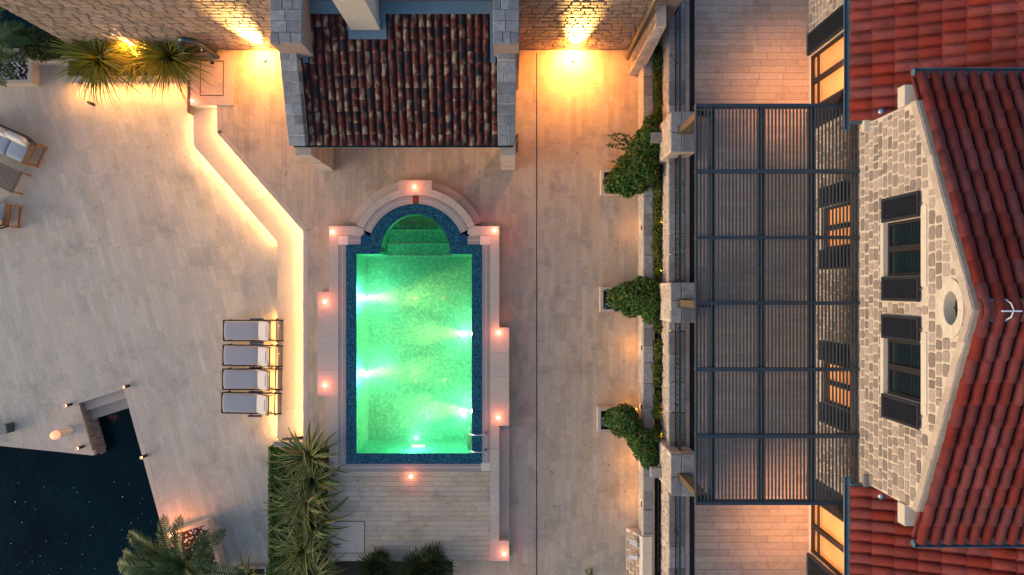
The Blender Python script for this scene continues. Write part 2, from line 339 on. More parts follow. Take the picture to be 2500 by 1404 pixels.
# ------------------------------------------------------------------ planks
def clip(poly, a, b):
    out = []; n = len(poly)
    side = lambda p: (b[0]-a[0])*(p[1]-a[1])-(b[1]-a[1])*(p[0]-a[0])
    for i in range(n):
        p, q = poly[i], poly[(i+1)%n]; sp, sq = side(p), side(q)
        if sp >= 0: out.append(p)
        if (sp > 0 and sq < 0) or (sp < 0 and sq > 0):
            t = sp/(sp-sq); out.append((p[0]+t*(q[0]-p[0]), p[1]+t*(q[1]-p[1])))
    return out
def area(p): return abs(sum(p[i][0]*p[(i+1)%len(p)][1]-p[(i+1)%len(p)][0]*p[i][1] for i in range(len(p))))/2
def ccw(p):
    a = sum(p[i][0]*p[(i+1)%len(p)][1]-p[(i+1)%len(p)][0]*p[i][1] for i in range(len(p)))
    return p if a > 0 else p[::-1]
def plank_polys(regions, ang, w, l, gap=.003, seed=1, jit=.35):
    r = random.Random(seed); res = []; ca, sa = math.cos(ang), math.sin(ang)
    for reg in regions:
        reg = ccw(reg)
        us = [x*ca+y*sa for x,y in reg]; vs = [-x*sa+y*ca for x,y in reg]
        j0, j1 = math.floor(min(vs)/w), math.ceil(max(vs)/w)
        for j in range(j0, j1):
            rr = random.Random(seed*1000+j); u = min(us)-rr.random()*l*1.5
            u = math.floor(u/l)*l - rr.random()*l
            while u < max(us):
                L_ = l*(1+rr.uniform(-jit,jit))
                q = [(u+gap/2,j*w+gap/2),(u+L_-gap/2,j*w+gap/2),(u+L_-gap/2,(j+1)*w-gap/2),(u+gap/2,(j+1)*w-gap/2)]
                u += L_
                q = [(a*ca-b*sa, a*sa+b*ca) for a,b in q]
                for i in range(len(reg)):
                    q = clip(q, reg[i], reg[(i+1)%len(reg)])
                    if len(q) < 3: break
                if len(q) >= 3 and area(q) > .004: res.append(q)
    return res
def lay(parent, name, polys, ztop, th, material, limit=290, jz=.0012, visible=None):
    r = random.Random(len(polys))
    def key(p):
        cx = sum(a for a,b in p)/len(p); cy = sum(b for a,b in p)/len(p)
        ok = 1 if (visible is None or visible(cx,cy)) else 0
        return (-ok, -area(p))
    polys = sorted(polys, key=key)
    rest = G()
    for i, p in enumerate(polys):
        z = ztop + r.uniform(-jz, jz)
        if i < limit: ob(name, G().prism(p, z-th, z), material, parent)
        else: rest.prism(p, z-th, z)
    if rest.v: ob(name+'_field', rest, material, parent, kind='stuff')
def inframe(z):
    def f(x,y):
        s = 70*CH/(CH-z); return abs(x*s) < 1240 and abs(y*s) < 695
    return f

# ================================================================== SETTING
g = G(); g.box(-400,400,-400,400,-6,Z_SEA)
tag(ob('sea', g, M['sea']), kind='structure', label='dark navy sea water below the quay')
g = G()
for i in range(60):  # small pale flecks scattered on the sea surface
    px = 20+rnd.random()*400; py = 1404-(rnd.random()**1.4)*230
    if px > 300+ (py-950)*.24: continue
    c = P(px,py,Z_SEA+.004); r_ = .006+.010*rnd.random(); k = 5; a0 = rnd.random()*6
    st = 1+rnd.random()
    g.prism([(c.x+r_*st*math.cos(a0+2*math.pi*t/k)*(1+.3*rnd.random()), c.y+r_*math.sin(a0+2*math.pi*t/k)) for t in range(k)], Z_SEA+.002, Z_SEA+.012)
tag(ob('sea_flecks', g, M['foam']), 'small white flecks drifting on the dark sea by the quay', 'foam', kind='stuff')

# land behind the wall and the house, seen only from beside
g = G(); g.box(-15.1,60,8.75,60,-2,-.05); g.box(13.4,60,-60,8.7,-2,2.0); g.box(-8.5,13.4,-60,-10.6,-2,-.02)
tag(ob('ground', g, M['soil']), kind='structure', label='dark ground behind the walls')

# pool deck
deck = ob('pool_deck', G(), M['joint']); deck['kind'] = 'structure'; deck['label'] = 'pale travertine plank deck around the pool'
g = G()
zb = -.9; zt = -.012
g.prism(PL([(470,118),(530,118),(530,325),(470,325)],0), zb, zt) if False else None
g.prism(PL([(538,118),(840,118),(840,689),(747,568),(538,328)],0), zb, zt)
g.prism(PL([(747,568),(840,689),(840,1450),(747,1450)],0), zb, zt)
g.prism(PL([(840,118),(1182,118),(1182,440),(840,440)],0), zb, zt)
g.prism(PL([(1182,118),(1562,118),(1562,1450),(1182,1450)],0), zb, zt)
g.prism(PL([(840,1137),(1182,1137),(1182,1450),(840,1450)],0), zb, zt)
deck.data = g.mesh('pool_deck', M['joint'])
regs = [PL([(1243,122),(1561,122),(1561,1440),(1243,1440)],0),
        PL([(530,122),(760,122),(760,552),(728.6,552),(530,325)],0),
        PL([(760,330),(1243,330),(1243,552),(760,552)],0),
        PL([(740,565),(803,565),(803,1130),(740,1130)],0), PL([(728.6,552),(803,552),(803,565),(740,565)],0), PL([(1219,552),(1243,552),(1243,800),(1219,800)],0),
        PL([(1100,1370),(1243,1370),(1243,1440),(1100,1440)],0)]
lay(deck, 'plank', plank_polys(regs, math.pi/2, .187, .78, seed=3), 0, .03, M['plank'], visible=inframe(0))

# lower terrace
low = ob('lower_terrace', G(), M['joint']); low['kind'] = 'structure'; low['label'] = 'grey limestone plank terrace by the sea'
Z = Z_LOW
tread_L = [(472,150),(472,355),(677,590),(677,1080)]
quay = [(-300,1058),(228,1112),(192,985),(302,950),(445,1460)]
lowregs = [PL([(-300,140),(486,140),(486,366),(466,425),(-300,425)],Z),
           PL([(-300,425),(536,425),(691,603),(-300,603)],Z),
           PL([(-300,603),(691,603),(691,950),(-300,950)],Z),
           PL([(302,950),(691,950),(691,1450),(440,1450)],Z),
           PL([(-300,950),(302,950),(192,985),(228,1112),(-300,1058)],Z)]
# split last (concave) region
lowregs[-1:] = [PL([(-300,950),(302,950),(192,985),(-300,985)],Z), PL([(-300,985),(192,985),(228,1112),(-300,1058)],Z)]
lowregs[0] = PL([(-300,140),(486,140),(486,366),(-300,366)],Z); lowregs.append(PL([(-300,366),(486,366),(536,425),(-300,425)],Z))
g = G()
for q in lowregs: g.prism(q, -3.0, Z-.012)
low.data = g.mesh('lower_terrace', M['joint'])
lay(low, 'plank', plank_polys(lowregs, math.pi/2+R(15), .195, .95, seed=5), Z, .03, M['plank_low'], visible=inframe(Z))
# pale kerb along the quay edge
def strip(name, pts, z, w, th, m, parent=None, seg=.9, inward=1, lim=200):
    polys = []
    for (a, b) in zip(pts[:-1], pts[1:]):
        a = Vector(P2(*a, z)); b = Vector(P2(*b, z)); d = (b-a); n_ = max(1, round(d.length/seg)); d.normalize(); nrm = Vector((-d.y, d.x))*inward*w
        L_ = (b-a).length
        for i in range(n_):
            p = a+d*(L_*i/n_+.003); q = a+d*(L_*(i+1)/n_-.003); polys.append([tuple(p),tuple(q),tuple(q+nrm),tuple(p+nrm)])
    for p in polys: ob(name, G().prism(p, z-th, z), m, parent)
strip('kerb_slab', [(0,1088),(228,1112)], Z+.004, .16, .16, M['coping'], low, inward=1)
strip('kerb_slab', [(302,950),(440,1440)], Z+.004, .16, .16, M['coping'], low, inward=1)
# quay steps going down into the water
qs = thing('quay_steps', P(255,1010,Z), 'pale stone steps going down into the dark sea in a quay notch', 'steps')
def lerp(a,b,t): return (a[0]+(b[0]-a[0])*t, a[1]+(b[1]-a[1])*t)
ex = (36,127); tp0, tp1 = (192,985), (302,950)
for i,(t0,t1,dz) in enumerate([(0,.17,.22),(.17,.36,.46),(.36,.62,1.0)]):
    z_ = Z-dz
    q = [P2(tp0[0]+ex[0]*t0,tp0[1]+ex[1]*t0,Z),P2(tp1[0]+ex[0]*t0,tp1[1]+ex[1]*t0,Z),P2(tp1[0]+ex[0]*t1,tp1[1]+ex[1]*t1,Z),P2(tp0[0]+ex[0]*t1,tp0[1]+ex[1]*t1,Z)]
    ob('step', G().prism(q, z_-1.5, z_), M['coping'], qs)
a = P(192,985,Z); b = P(228,1112,Z); d = (b-a).normalized(); nrm = Vector((-d.y,d.x,0))
if nrm.x < 0: nrm = -nrm
for row in range(3):
    for i in range(6):
        p = a+d*(.1+i*.3+row%2*.12); q = p+d*.27; z1 = Z-.1-row*.3; z0 = z1-.27
        o_ = nrm*.05
        vs = [p,q,q+o_,p+o_]
        ob('quay_stone', G().add([(v.x,v.y,z0) for v in vs]+[(v.x,v.y,z1) for v in vs],[(3,2,1,0),(4,5,6,7),(0,1,5,4),(1,2,6,5),(2,3,7,6),(3,0,4,7)]), M['wallstone'], qs)

# the long lit step between lower terrace and pool deck
stp = thing('terrace_step', P(600,500,Z_LOW), 'long pale bent step with glowing warm light under both edges', 'step')
U = [(530,258),(530,325),(740,565),(740,1068)]
Lp = [(472,258),(472,355),(677,590),(677,1072)]
for i in range(3):
    l0, l1, u0, u1 = Lp[i], Lp[i+1], U[i], U[i+1]
    n_ = [2,5,7][i]
    for k in range(n_):
        A = Vector(P2(*lerp(l0,l1,k/n_),Z_TREAD)); B = Vector(P2(*lerp(l0,l1,(k+1)/n_),Z_TREAD))
        Cc = Vector(P2(*lerp(u0,u1,(k+1)/n_),0)); D = Vector(P2(*lerp(u0,u1,k/n_),0))
        e = (B-A).normalized()*.002
        sh = Vector((.15,0))
        ob('tread_slab', G().prism([tuple(A+e),tuple(B-e),tuple(Cc-e+sh),tuple(D+e+sh)], Z_TREAD-.06, Z_TREAD), M['coping'], stp)
    A = Vector(P2(*l0,Z_TREAD)); B = Vector(P2(*l1,Z_TREAD)); Cc = Vector(P2(*u1,0)); D = Vector(P2(*u0,0)); sh=Vector((.06,0))
    ob('riser', G().prism([tuple(A+sh),tuple(B+sh),tuple(Cc+sh),tuple(D+sh)], Z_LOW-.2, Z_TREAD-.061), M['coping'], stp)
    # nosing slabs of the deck edge
    for k in range(n_):
        D_ = Vector(P2(*lerp(u0,u1,k/n_),0)); C_ = Vector(P2(*lerp(u0,u1,(k+1)/n_),0)); e=(C_-D_).normalized()*.002; nn = Vector((-e.y,e.x)).normalized()*.16
        ob('nosing', G().prism([tuple(D_+e),tuple(C_-e),tuple(C_-e+nn),tuple(D_+e+nn)], -.05, .003), M['coping'], stp)
def led(pts, z, name, m, parent, inset=.035, h=.03):
    for a, b in zip(pts[:-1], pts[1:]):
        a = P(*a, z+.06); b = P(*b, z+.06); d = (b-a); d.z = 0; nn = Vector((-d.y,d.x,0)).normalized()*inset
        a = a+nn; b = b+nn; a.z = z; b.z = z
        g = G().add([a,b,(b.x,b.y,z-h),(a.x,a.y,z-h)],[(0,1,2,3)])
        ob(name, g, m, parent)
led(U, -.052, 'led_strip', M['led'], stp)
led(Lp[:3], Z_TREAD-.062, 'led_strip', M['led'], stp, inset=.03)
led([(677,772),(677,1072)], Z_TREAD-.062, 'led_strip', M['led'], stp, inset=.03)

# upper terrace
ter = ob('upper_terrace', G(), M['joint']); ter['kind'] = 'structure'; ter['label'] = 'rosy stone plank terrace in front of the house'
X0, X1 = 5.66, 9.42
g = G().box(5.3,13.4,-10.6,10.6,-.5,Z_TER-.012); ter.data = g.mesh('upper_terrace', M['joint_dark'])
lay(ter, 'plank', plank_polys([[(X0+.14,-10.6),(X1,-10.6),(X1,10.6),(X0+.14,10.6)]], 0, .213, 1.0, gap=.009, seed=8), Z_TER, .03, M['plank_up'], visible=inframe(Z_TER))
strip_polys = [[(5.50,-10.6+k*.7+.003),(5.63,-10.6+k*.7+.003),(5.63,-9.9+k*.7-.003),(5.50,-9.9+k*.7-.003)] for k in range(30)]
for p in strip_polys: ob('edge_slab', G().prism(p, Z_TER-.03, Z_TER+.001), M['plank_up'], ter)
# slot drain with bars beside the planks
dr = thing('terrace_drain', (5.71,0,Z_TER), 'long black slotted drain along the rosy upper terrace', 'drain')
ob('channel', G().box(5.635,5.79,-10.6,10.6,Z_TER-.04,Z_TER-.008), M['darkvoid'], dr)
g = G(); y = -10.6
while y < 10.6: g.box(5.64,5.785,y,y+.02,Z_TER-.012,Z_TER+.002); y += .055
ob('bars', g, M['blackmetal'], dr, kind='stuff')

# ------------------------------------------------------------------ stones
def stone(w, h, d, r, rough=.12):
    """irregular stone lying in xy, proud in +z, centred"""
    n = 10; pts = []
    for k in range(n):
        a = 2*math.pi*k/n+.31; c, s = math.cos(a), math.sin(a)
        e = .42; x = math.copysign(abs(c)**e, c)*w/2; y = math.copysign(abs(s)**e, s)*h/2
        pts.append((x*(1+r.uniform(-rough,rough*.4)), y*(1+r.uniform(-rough,rough*.4))))
    vs = [(x,y,-.02) for x,y in pts]+[(x,y,d*.6) for x,y in pts]+[(x*.84,y*.84,d*(1+r.uniform(-.15,.15))) for x,y in pts]
    fs = [(i,(i+1)%n,n+(i+1)%n,n+i) for i in range(n)]+[(n+i,n+(i+1)%n,2*n+(i+1)%n,2*n+i) for i in range(n)]+[tuple(range(2*n,3*n))]
    return vs, fs
def slab(w, l, d, r, ch=.015):
    j = lambda: r.uniform(-.012,.012)
    x0,x1,y0,y1 = -w/2+j()*.5,w/2+j()*.5,-l/2+j(),l/2+j()
    b = [(x0,y0),(x1,y0),(x1,y1),(x0,y1)]
    vs = [(x,y,-d) for x,y in b]+[(x,y,-ch) for x,y in b]+[(x*(1-2*ch/w),y*(1-2*ch/l),r.uniform(-.006,.006)) for x,y in b]
    fs = [(i,(i+1)%4,4+(i+1)%4,4+i) for i in range(4)]+[(4+i,4+(i+1)%4,8+(i+1)%4,8+i) for i in range(4)]+[(8,9,10,11),(3,2,1,0)]
    return vs, fs
def put(vs, m): return [tuple(m @ Vector(v)) for v in vs]
def frameM(o, ex, ey, ez):
    m = Matrix((( ex[0],ey[0],ez[0],o[0]),(ex[1],ey[1],ez[1],o[1]),(ex[2],ey[2],ez[2],o[2]),(0,0,0,1))); return m

def rubble(parent, name, origin, ex, ey, ez, width, height, ch, lmin, lmax, material, seed, ok, d=.03, limit=290, gap=.03, visible=None, rough=.12):
    r = random.Random(seed); items = []
    v = 0
    while v < height:
        hh = ch*r.uniform(.82,1.18); u = -r.random()*lmax
        while u < width:
            l0 = r.uniform(lmin,lmax); cv = v+hh/2
            for f in (1,.72,.5):
                l = l0*f
                if (l > lmin*.55) and ok(u+l/2,cv,l,hh): items.append((u+l/2,cv,l,hh)); u += l; break
            else: u += .05
        v += hh
    m0 = frameM(origin, ex, ey, ez)
    if visible: items.sort(key=lambda t: (0 if visible(m0 @ Vector((t[0],t[1],0))) else 1, -t[2]*t[3]))
    else: items.sort(key=lambda t: -t[2]*t[3])
    rest = G()
    for i,(cu,cv,l,hh) in enumerate(items):
        vs, fs = stone(l-gap, hh-gap, d*r.uniform(.7,1.3), r, rough)
        vs = put([(a+cu,b+cv,c) for a,b,c in vs], m0)
        if i < limit: ob(name, G().add(vs,fs), material, parent)
        else: rest.add(vs,fs)
    if rest.v: ob(name+'_field', rest, material, parent, kind='stuff')
def seen(p):
    s = 70*CH/(CH-p.z); return -1240 < p.x*s < 1240 and -695 < p.y*s < 695

# garden wall at the back
YW = 8.29
gw = thing('garden_wall', (-5,YW,0), 'tall sandstone rubble wall behind the pool deck', 'wall')
ob('wall_body', G().box(-15.07,4.9,YW,YW+.45,-3,4.9), M['wallmortar'], gw)
def okw(cu,cv,l,h):
    x = -15.07+cu; z = -.7+cv
    if x-l/2 < -15.1 or x+l/2 > 4.6 or z > 4.85: return False
    if z-h/2 < -.02 and x > -10.4: return False
    if -6.2 < x < -.1 and z < 3.3: return False
    return True
rubble(gw, 'stone', (-15.07,YW,-.7), (1,0,0), (0,0,1), (0,-1,0), 19.8, 5.4, .235, .26, .52, M['wallstone'], 11, okw, d=.03, gap=.022, visible=lambda p: seen(p) and not(-6.4<p.x<.1), rough=.06)

# ------------------------------------------------------------------ pavilion
pav = thing('pool_pavilion', (-3.2,6.3,0), 'open stone pavilion with mottled barrel tile roof behind the pool', 'pavilion')
r = random.Random(21)
YF, ZF, YB, ZB = 4.33, 2.95, 7.85, 4.10
sl = Vector((0, YB-YF, ZB-ZF)); slen = sl.length; sl.normalize(); nr = Vector((0,-sl.z,sl.y))
# walls and pillars
ob('side_wall', G().box(-6.64,-6.2,5.3,YW,0,3.0), M['lightstone'], pav)
ob('side_wall', G().box(-.40,.22,6.9,YW,0,3.4), M['wallstone'], pav)
for x0,x1 in ((-6.68,-6.2),(-.36,.11)):
    for k in range(9):
        j = r.uniform(-.012,.012)
        ob('pillar_block', G().box(x0+j,x1+j,4.03+.5+j-.5+.05,4.53+j+.4,k*.3+.004,k*.3+.296), M['lightstone'], pav)
# roof deck under the tiles
a0 = Vector((-6.2,YF,ZF)); 
def roofpt(x, t, h=0): return Vector((x,YF,ZF))+sl*t+nr*h
g = G(); c = [roofpt(-6.2,0,-.12),roofpt(-.4,0,-.12),roofpt(-.4,slen+.25,-.12),roofpt(-6.2,slen+.25,-.12)]; c2 = [roofpt(-6.2,0,-.02),roofpt(-.4,0,-.02),roofpt(-.4,slen+.25,-.02),roofpt(-6.2,slen+.25,-.02)]
g.add(c+c2,[(3,2,1,0),(4,5,6,7),(0,1,5,4),(1,2,6,5),(2,3,7,6),(3,0,4,7)])
roof = ob('roof', g, M['pan'], pav)
def barrel(w0, w1, L_, n=8, th=.014):
    vs=[];fs=[]
    for (rr,y,dz) in ((w0,0,.035),(w1,L_,0)):
        for k in range(n+1):
            a = math.pi*k/n; vs.append((-rr*math.cos(a),y,rr*math.sin(a)*.8+dz))
    for k in range(n): fs.append((k,k+1,n+2+k,n+1+k))
    b=len(vs)
    for k in range(n+1):
        a = math.pi*k/n; vs.append((-(w0-th)*math.cos(a),0,(w0-th)*math.sin(a)*.8+.035))
    for k in range(n): fs.append((b+k,b+k+1,k+1,k))
    return vs,fs
ncol, nrow = 25, 11; cw = (6.18-.41)/ncol; rl = slen/nrow
bm = G().add(*barrel(.088,.074,rl*1.12)).mesh('barrel_tile', M['pavtile'], True)
panm = G()
for i in range(ncol):
    x = -6.18+cw*(i+.5)
    for j in range(nrow):
        t = j*rl
        top3 = j >= nrow-4
        if top3 and (i == 0 or i == ncol-1): continue
        if j >= nrow-2 and 6 <= i <= 10: continue
        jx, jt, ja = r.uniform(-.006,.006), r.uniform(-.012,.012), r.uniform(-.03,.03)
        m = frameM(roofpt(x+jx,t+jt,0), (1,0,0), sl, nr) @ Matrix.Rotation(ja,4,'Z')
        inst('barrel_tile', bm, m, roof)
# flashing strips
fl = G()
def flash(x0,x1,t0,t1,h=.03,hh=.05):
    c = [roofpt(x0,t0,h),roofpt(x1,t0,h),roofpt(x1,t1,h),roofpt(x0,t1,h)]; c2=[v+nr*hh for v in c]
    return G().add(c+c2,[(3,2,1,0),(4,5,6,7),(0,1,5,4),(1,2,6,5),(2,3,7,6),(3,0,4,7)])
ob('flashing', flash(-6.0,-4.65,slen+.005,slen+.36), M['zinc'], roof); ob('flashing', flash(-3.78,-.5,slen+.005,slen+.36), M['zinc'], roof)
ob('flashing', flash(-6.12,-5.955,slen-4*rl+.03,slen+.003), M['zinc'], roof); ob('flashing', flash(-.635,-.48,slen-4*rl+.03,slen+.003), M['zinc'], roof)
ob('flashing', flash(-4.72,-3.62,slen-2*rl+.0,slen-2*rl+.24,.04), M['zinc'], roof); ob('flashing', flash(-3.79,-3.62,slen-2*rl+.242,slen+.003,.04), M['zinc'], roof)
ob('flashing', flash(-4.75,-4.65,slen-2*rl+.242,slen+.003,.04), M['zinc'], roof)
ob('chimney', G().box(-4.64,-3.80,7.42,8.2,3.5,8.6), M['plaster'], roof)
# sloping copings
def slope_coping(x0,x1,t0,t1,n,h):
    t = t0; L_ = (t1-t0)/n
    for k in range(n):
        if r.random() < .45:
            mid = x0+(x1-x0)*r.uniform(.35,.65); parts = [(x0,mid),(mid,x1)]
        else: parts = [(x0,x1)]
        for a,b in parts:
            vs,fs = slab(b-a-.012, L_-.012, .3, r, .014)
            m = frameM(roofpt((a+b)/2,t+L_/2,h), (1,0,0), sl, nr)
            ob('coping_stone', G().add(put(vs,m),fs), M['greystone'], pav)
        t += L_
    c=[roofpt(x0+.01,t0+.02,h-.3),roofpt(x1-.01,t0+.02,h-.3),roofpt(x1-.01,t1,h-.3),roofpt(x0+.01,t1,h-.3)]; c2=[v+nr*.285 for v in c]
    ob('coping_bed', G().add(c+c2,[(3,2,1,0),(4,5,6,7),(0,1,5,4),(1,2,6,5),(2,3,7,6),(3,0,4,7)]), M['mortar'], pav)
slope_coping(-6.7,-6.19,.02,2.75,9,.33); slope_coping(-.43,.11,.02,2.75,9,.33)
def block_coping(x0,x1,y0,y1,z,n):
    ob('parapet_block', G().box(x0+.01,x1-.01,y0+.015,y1,2.6,z-.03), M['wallstone'], pav)
    L_ = (y1-y0)/n
    for k in range(n):
        parts = 2 if k%3 else 3
        cuts = [x0]+sorted(x0+(x1-x0)*((i+1)/parts+r.uniform(-.07,.07)) for i in range(parts-1))+[x1]
        for a,b in zip(cuts[:-1],cuts[1:]):
            vs,fs = slab(b-a-.014, L_-.014, .12, r, .014)
            m = Matrix.Translation(((a+b)/2,y0+L_*(k+.5),z)); ob('coping_stone', G().add(put(vs,m),fs), M['greystone'], pav)
block_coping(-6.66,-5.78,6.72,8.28,4.92,5); block_coping(-.53,.2,6.72,8.28,4.92,5)
# gutter
def gutter(name, a, b, r_, m, parent, side, thick=.012):
    """half-round gutter with open top from a to b; side = unit vector across"""
    a=Vector(a); b=Vector(b); sd=Vector(side); n=8; vs=[];fs=[]
    for p in (a,b):
        for rr in (r_,r_-thick):
            for k in range(n+1):
                t=math.pi*k/n; vs.append(p+sd*(-rr*math.cos(t))+Vector((0,0,-rr*math.sin(t))))
    N=n+1
    for k in range(n):
        fs.append((k,k+1,2*N+k+1,2*N+k)); fs.append((N+k+1,N+k,3*N+k,3*N+k+1)); fs.append((k+1,k,N+k,N+k+1)); fs.append((2*N+k,2*N+k+1,3*N+k+1,3*N+k))
    fs += [(0,2*N,3*N,N),(n,N+n,3*N+n,2*N+n)]
    fs += [tuple(range(N,2*N)), tuple(range(4*N-1,3*N-1,-1))]
    return ob(name, G().add(vs,fs), m, parent)
gt = gutter('gutter', (-6.66,4.36,2.93), (.04,4.36,2.93), .085, M['darkzinc'], pav, (0,1,0))
ob('gutter_lip', G().tube([(-6.66,4.275,2.93),(.04,4.275,2.93)],.012,6), M['zinc'], gt)
ob('outlet', G().lathe((-.08,4.36,2.858),[(.045,0),(.045,.012)],12), M['darkvoid'], gt)
ob('downpipe', G().tube([(-.06,4.36,2.85),(.10,4.45,2.7),(.17,4.75,2.5),(.17,4.75,.02)],.04,8), M['bronze'], pav, smooth=True)
light('pavilion_lamp','POINT',(-3.2,5.9,2.4),26,(1,.55,.16),pav,.1)

# ------------------------------------------------------------------ pool
pool = thing('swimming_pool', P(1012,860,Z_PLAT), 'green lit swimming pool with blue mosaic rim and arched end', 'pool')
ZW = .43; ZP = Z_PLAT
def R4(x0,y0,x1,y1,z): return PL([(x0,y0),(x1,y0),(x1,y1),(x0,y1)],z)
def arc(cx,cy,rx,ry,a0,a1,n): return [(cx+rx*math.cos(R(a0+(a1-a0)*i/n)), cy-ry*math.sin(R(a0+(a1-a0)*i/n))) for i in range(n+1)]
# mosaic rim
g = G()
for q in (R4(845,597,870,1132,ZP),R4(1152,597,1177,1132,ZP),R4(870,1107,1152,1132,ZP),PL([(870,597),(930.5,597),(928,620),(870,620)],ZP),PL([(1097.5,597),(1152,597),(1152,620),(1100,620)],ZP)):
    g.prism(q, -.6, ZP-.006)
oa = arc(1015,617,119,119,9.7,170.3,40); ia = arc(1014,620,86,97,13.7,166.3,40)
for k in range(40): g.prism(PL([oa[k],oa[k+1],ia[k+1],ia[k]],ZP), -.6, ZP-.006)
ob('mosaic_rim', g, M['poolblue'], pool)
# basin
def wallquad(g, p, q, z0, z1): g.add([(p[0],p[1],z0),(q[0],q[1],z0),(q[0],q[1],z1),(p[0],p[1],z1)],[(0,1,2,3)])
FL = -1.0
x0,y1_ = P2(870,620,ZP); x1,y0_ = P2(1152,1107,ZP)
g = G(); g.add([(x0-.02,y0_-.02,FL),(x1+.02,y0_-.02,FL),(x1+.02,y1_+.02,FL),(x0-.02,y1_+.02,FL)],[(0,1,2,3)])
e=.004
for p,q in (((x0+e,y0_),(x0+e,y1_)),((x1-e,y0_),(x1-e,y1_)),((x0,y0_+e),(x1,y0_+e))): wallquad(g,p,q,FL,ZP-.01)
sx0,_ = P2(928,620,ZP); sx1,_ = P2(1100,620,ZP)
wallquad(g,(x0,y1_-e),(sx0,y1_-e),FL,ZP-.01); wallquad(g,(sx1,y1_-e),(x1,y1_-e),FL,ZP-.01)
ea = [P2(*p,ZP) for p in arc(1014,620,85.6,96.6,0,180,40)]
for k in range(40): wallquad(g,ea[k],ea[k+1],-.9,ZP-.01)
ob('basin', g, M['poolbase'], pool)
for ycut, z_ in ((620,-.72),(592,-.46),(559,-.20)):
    pts = [p for p in arc(1014,620,86,97,0,180,48) if p[1] <= ycut+.01]
    if ycut != 620:
        hx = 86*math.sqrt(max(0,1-((620-ycut)/97)**2)); pts = [(1014+hx,ycut)]+pts+[(1014-hx,ycut)]
    ob('pool_step', G().prism(PL(pts,ZP), -.99, z_), M['poolbase'], pool)
    a = P2(pts[0][0]-2,ycut,ZP); b = P2(pts[-1][0]+2,ycut,ZP)
    ob('step_edge', G().box(b[0],a[0],a[1]-.002,a[1]+.03,z_+.002,z_+.012), M['whitestone'], pool)
# water surface
wpts = R4(869.5,619.5,1152.5,1107.5,ZP)
g = G(); zz = ZP-.012
g.add([(p[0],p[1],zz) for p in wpts],[(0,1,2,3)])
ew = [P2(*p,ZP) for p in arc(1014,619.4,86.4,97.4,0,180,40)]
g.add([(x,y,zz) for x,y in ew],[tuple(range(41))])
ob('water', g, M['water'], pool)
ob('water_body', G().box(x0+.02,x1-.02,y0_+.02,y1_-.02,FL+.01,ZP-.03), M['watervol'], pool)
# floor drains
for px,py in ((983,731),(1060,731),(983,960),(1063,960)): 
    c = P(px,py,ZP); ob('floor_drain', G().lathe((c.x*.955,c.y*.955,FL+.001),[(.075,0),(.07,.012)],14), M['whitestone'], pool)
# underwater lamps
for px,py,dr_ in ((870,728,1),(870,918,1),(1152,820,-1),(1152,1015,-1)):
    c = P(px,py,ZP); z = -.22
    lm = ob('pool_lamp', G().lathe((0,0,0),[(.09,0),(.09,.02),(.07,.05),(.04,.07),(.01,.075)],16).xf(Matrix.Translation((c.x+dr_*.006,c.y,z)) @ Matrix.Rotation(dr_*math.pi/2,4,'Y')), M['lamphot'], pool)
    p0 = Vector((c.x+dr_*.14,c.y,z))
    light('pool_beam','SPOT',p0,400,(1,.84,.26),pool,0,target=p0+Vector((dr_*1.0,0,-.16)),spot=52,blend=1.0)
    light('pool_wash','POINT',p0+Vector((dr_*.16,0,.48)),54,(.34,1,.52),pool,0)
c = P(1012,1107,ZP); lm = ob('end_lamp', G().box(c.x-.22,c.x+.22,c.y+.01,c.y+.04,-.30,-.25), M['bulb'], pool); light('pool_wash','POINT',(c.x,c.y+.5,.3),40,(.30,1,.5),pool,0)
# overflow gratings (white bars over a dark channel)
g = G(); gb = G(); zg = ZP-.004; bw=.017; pitch=.0335
def grate_rect(x0,y0,x1,y1,along):
    a = P2(x0,y1,ZP); b = P2(x1,y0,ZP)
    gb.box(a[0],b[0],a[1],b[1],-.2,ZP-.05)
    if along=='y':
        y=a[1]
        while y<b[1]: g.box(a[0]+.004,b[0]-.004,y,min(y+bw,b[1]),zg-.03,zg); y+=pitch
        m_=(a[0]+b[0])/2; g.box(m_-.01,m_+.01,a[1],b[1],zg-.02,zg+.002)
    else:
        x=a[0]
        while x<b[0]: g.box(x,min(x+bw,b[0]),a[1]+.004,b[1]-.004,zg-.03,zg); x+=pitch
        m_=(a[1]+b[1])/2; g.box(a[0],b[0],m_-.01,m_+.01,zg-.02,zg+.002)
grate_rect(826,598,845,1132,'y'); grate_rect(1177,598,1196,1130,'y'); grate_rect(826,1132.5,1174,1150,'x'); grate_rect(850,576,880,597,'x'); grate_rect(1142,576,1171,597,'x')
C = P(1015,617,ZP); s_ = 70*CH/(CH-ZP); r0,r1=119.3/s_,139.5/s_
n_=int(math.pi*.86*r1/pitch); A0,A1=R(24),R(156)
for k in range(n_+1):
    t=A0+(A1-A0)*k/n_
    if abs(t-math.pi/2) < .06: continue
    d=Vector((math.cos(t),math.sin(t),0)); g.bar(C+d*(r0+.004)+Vector((0,0,zg-ZP-.015)),C+d*(r1-.004)+Vector((0,0,zg-ZP-.015)),bw*.95,.03)
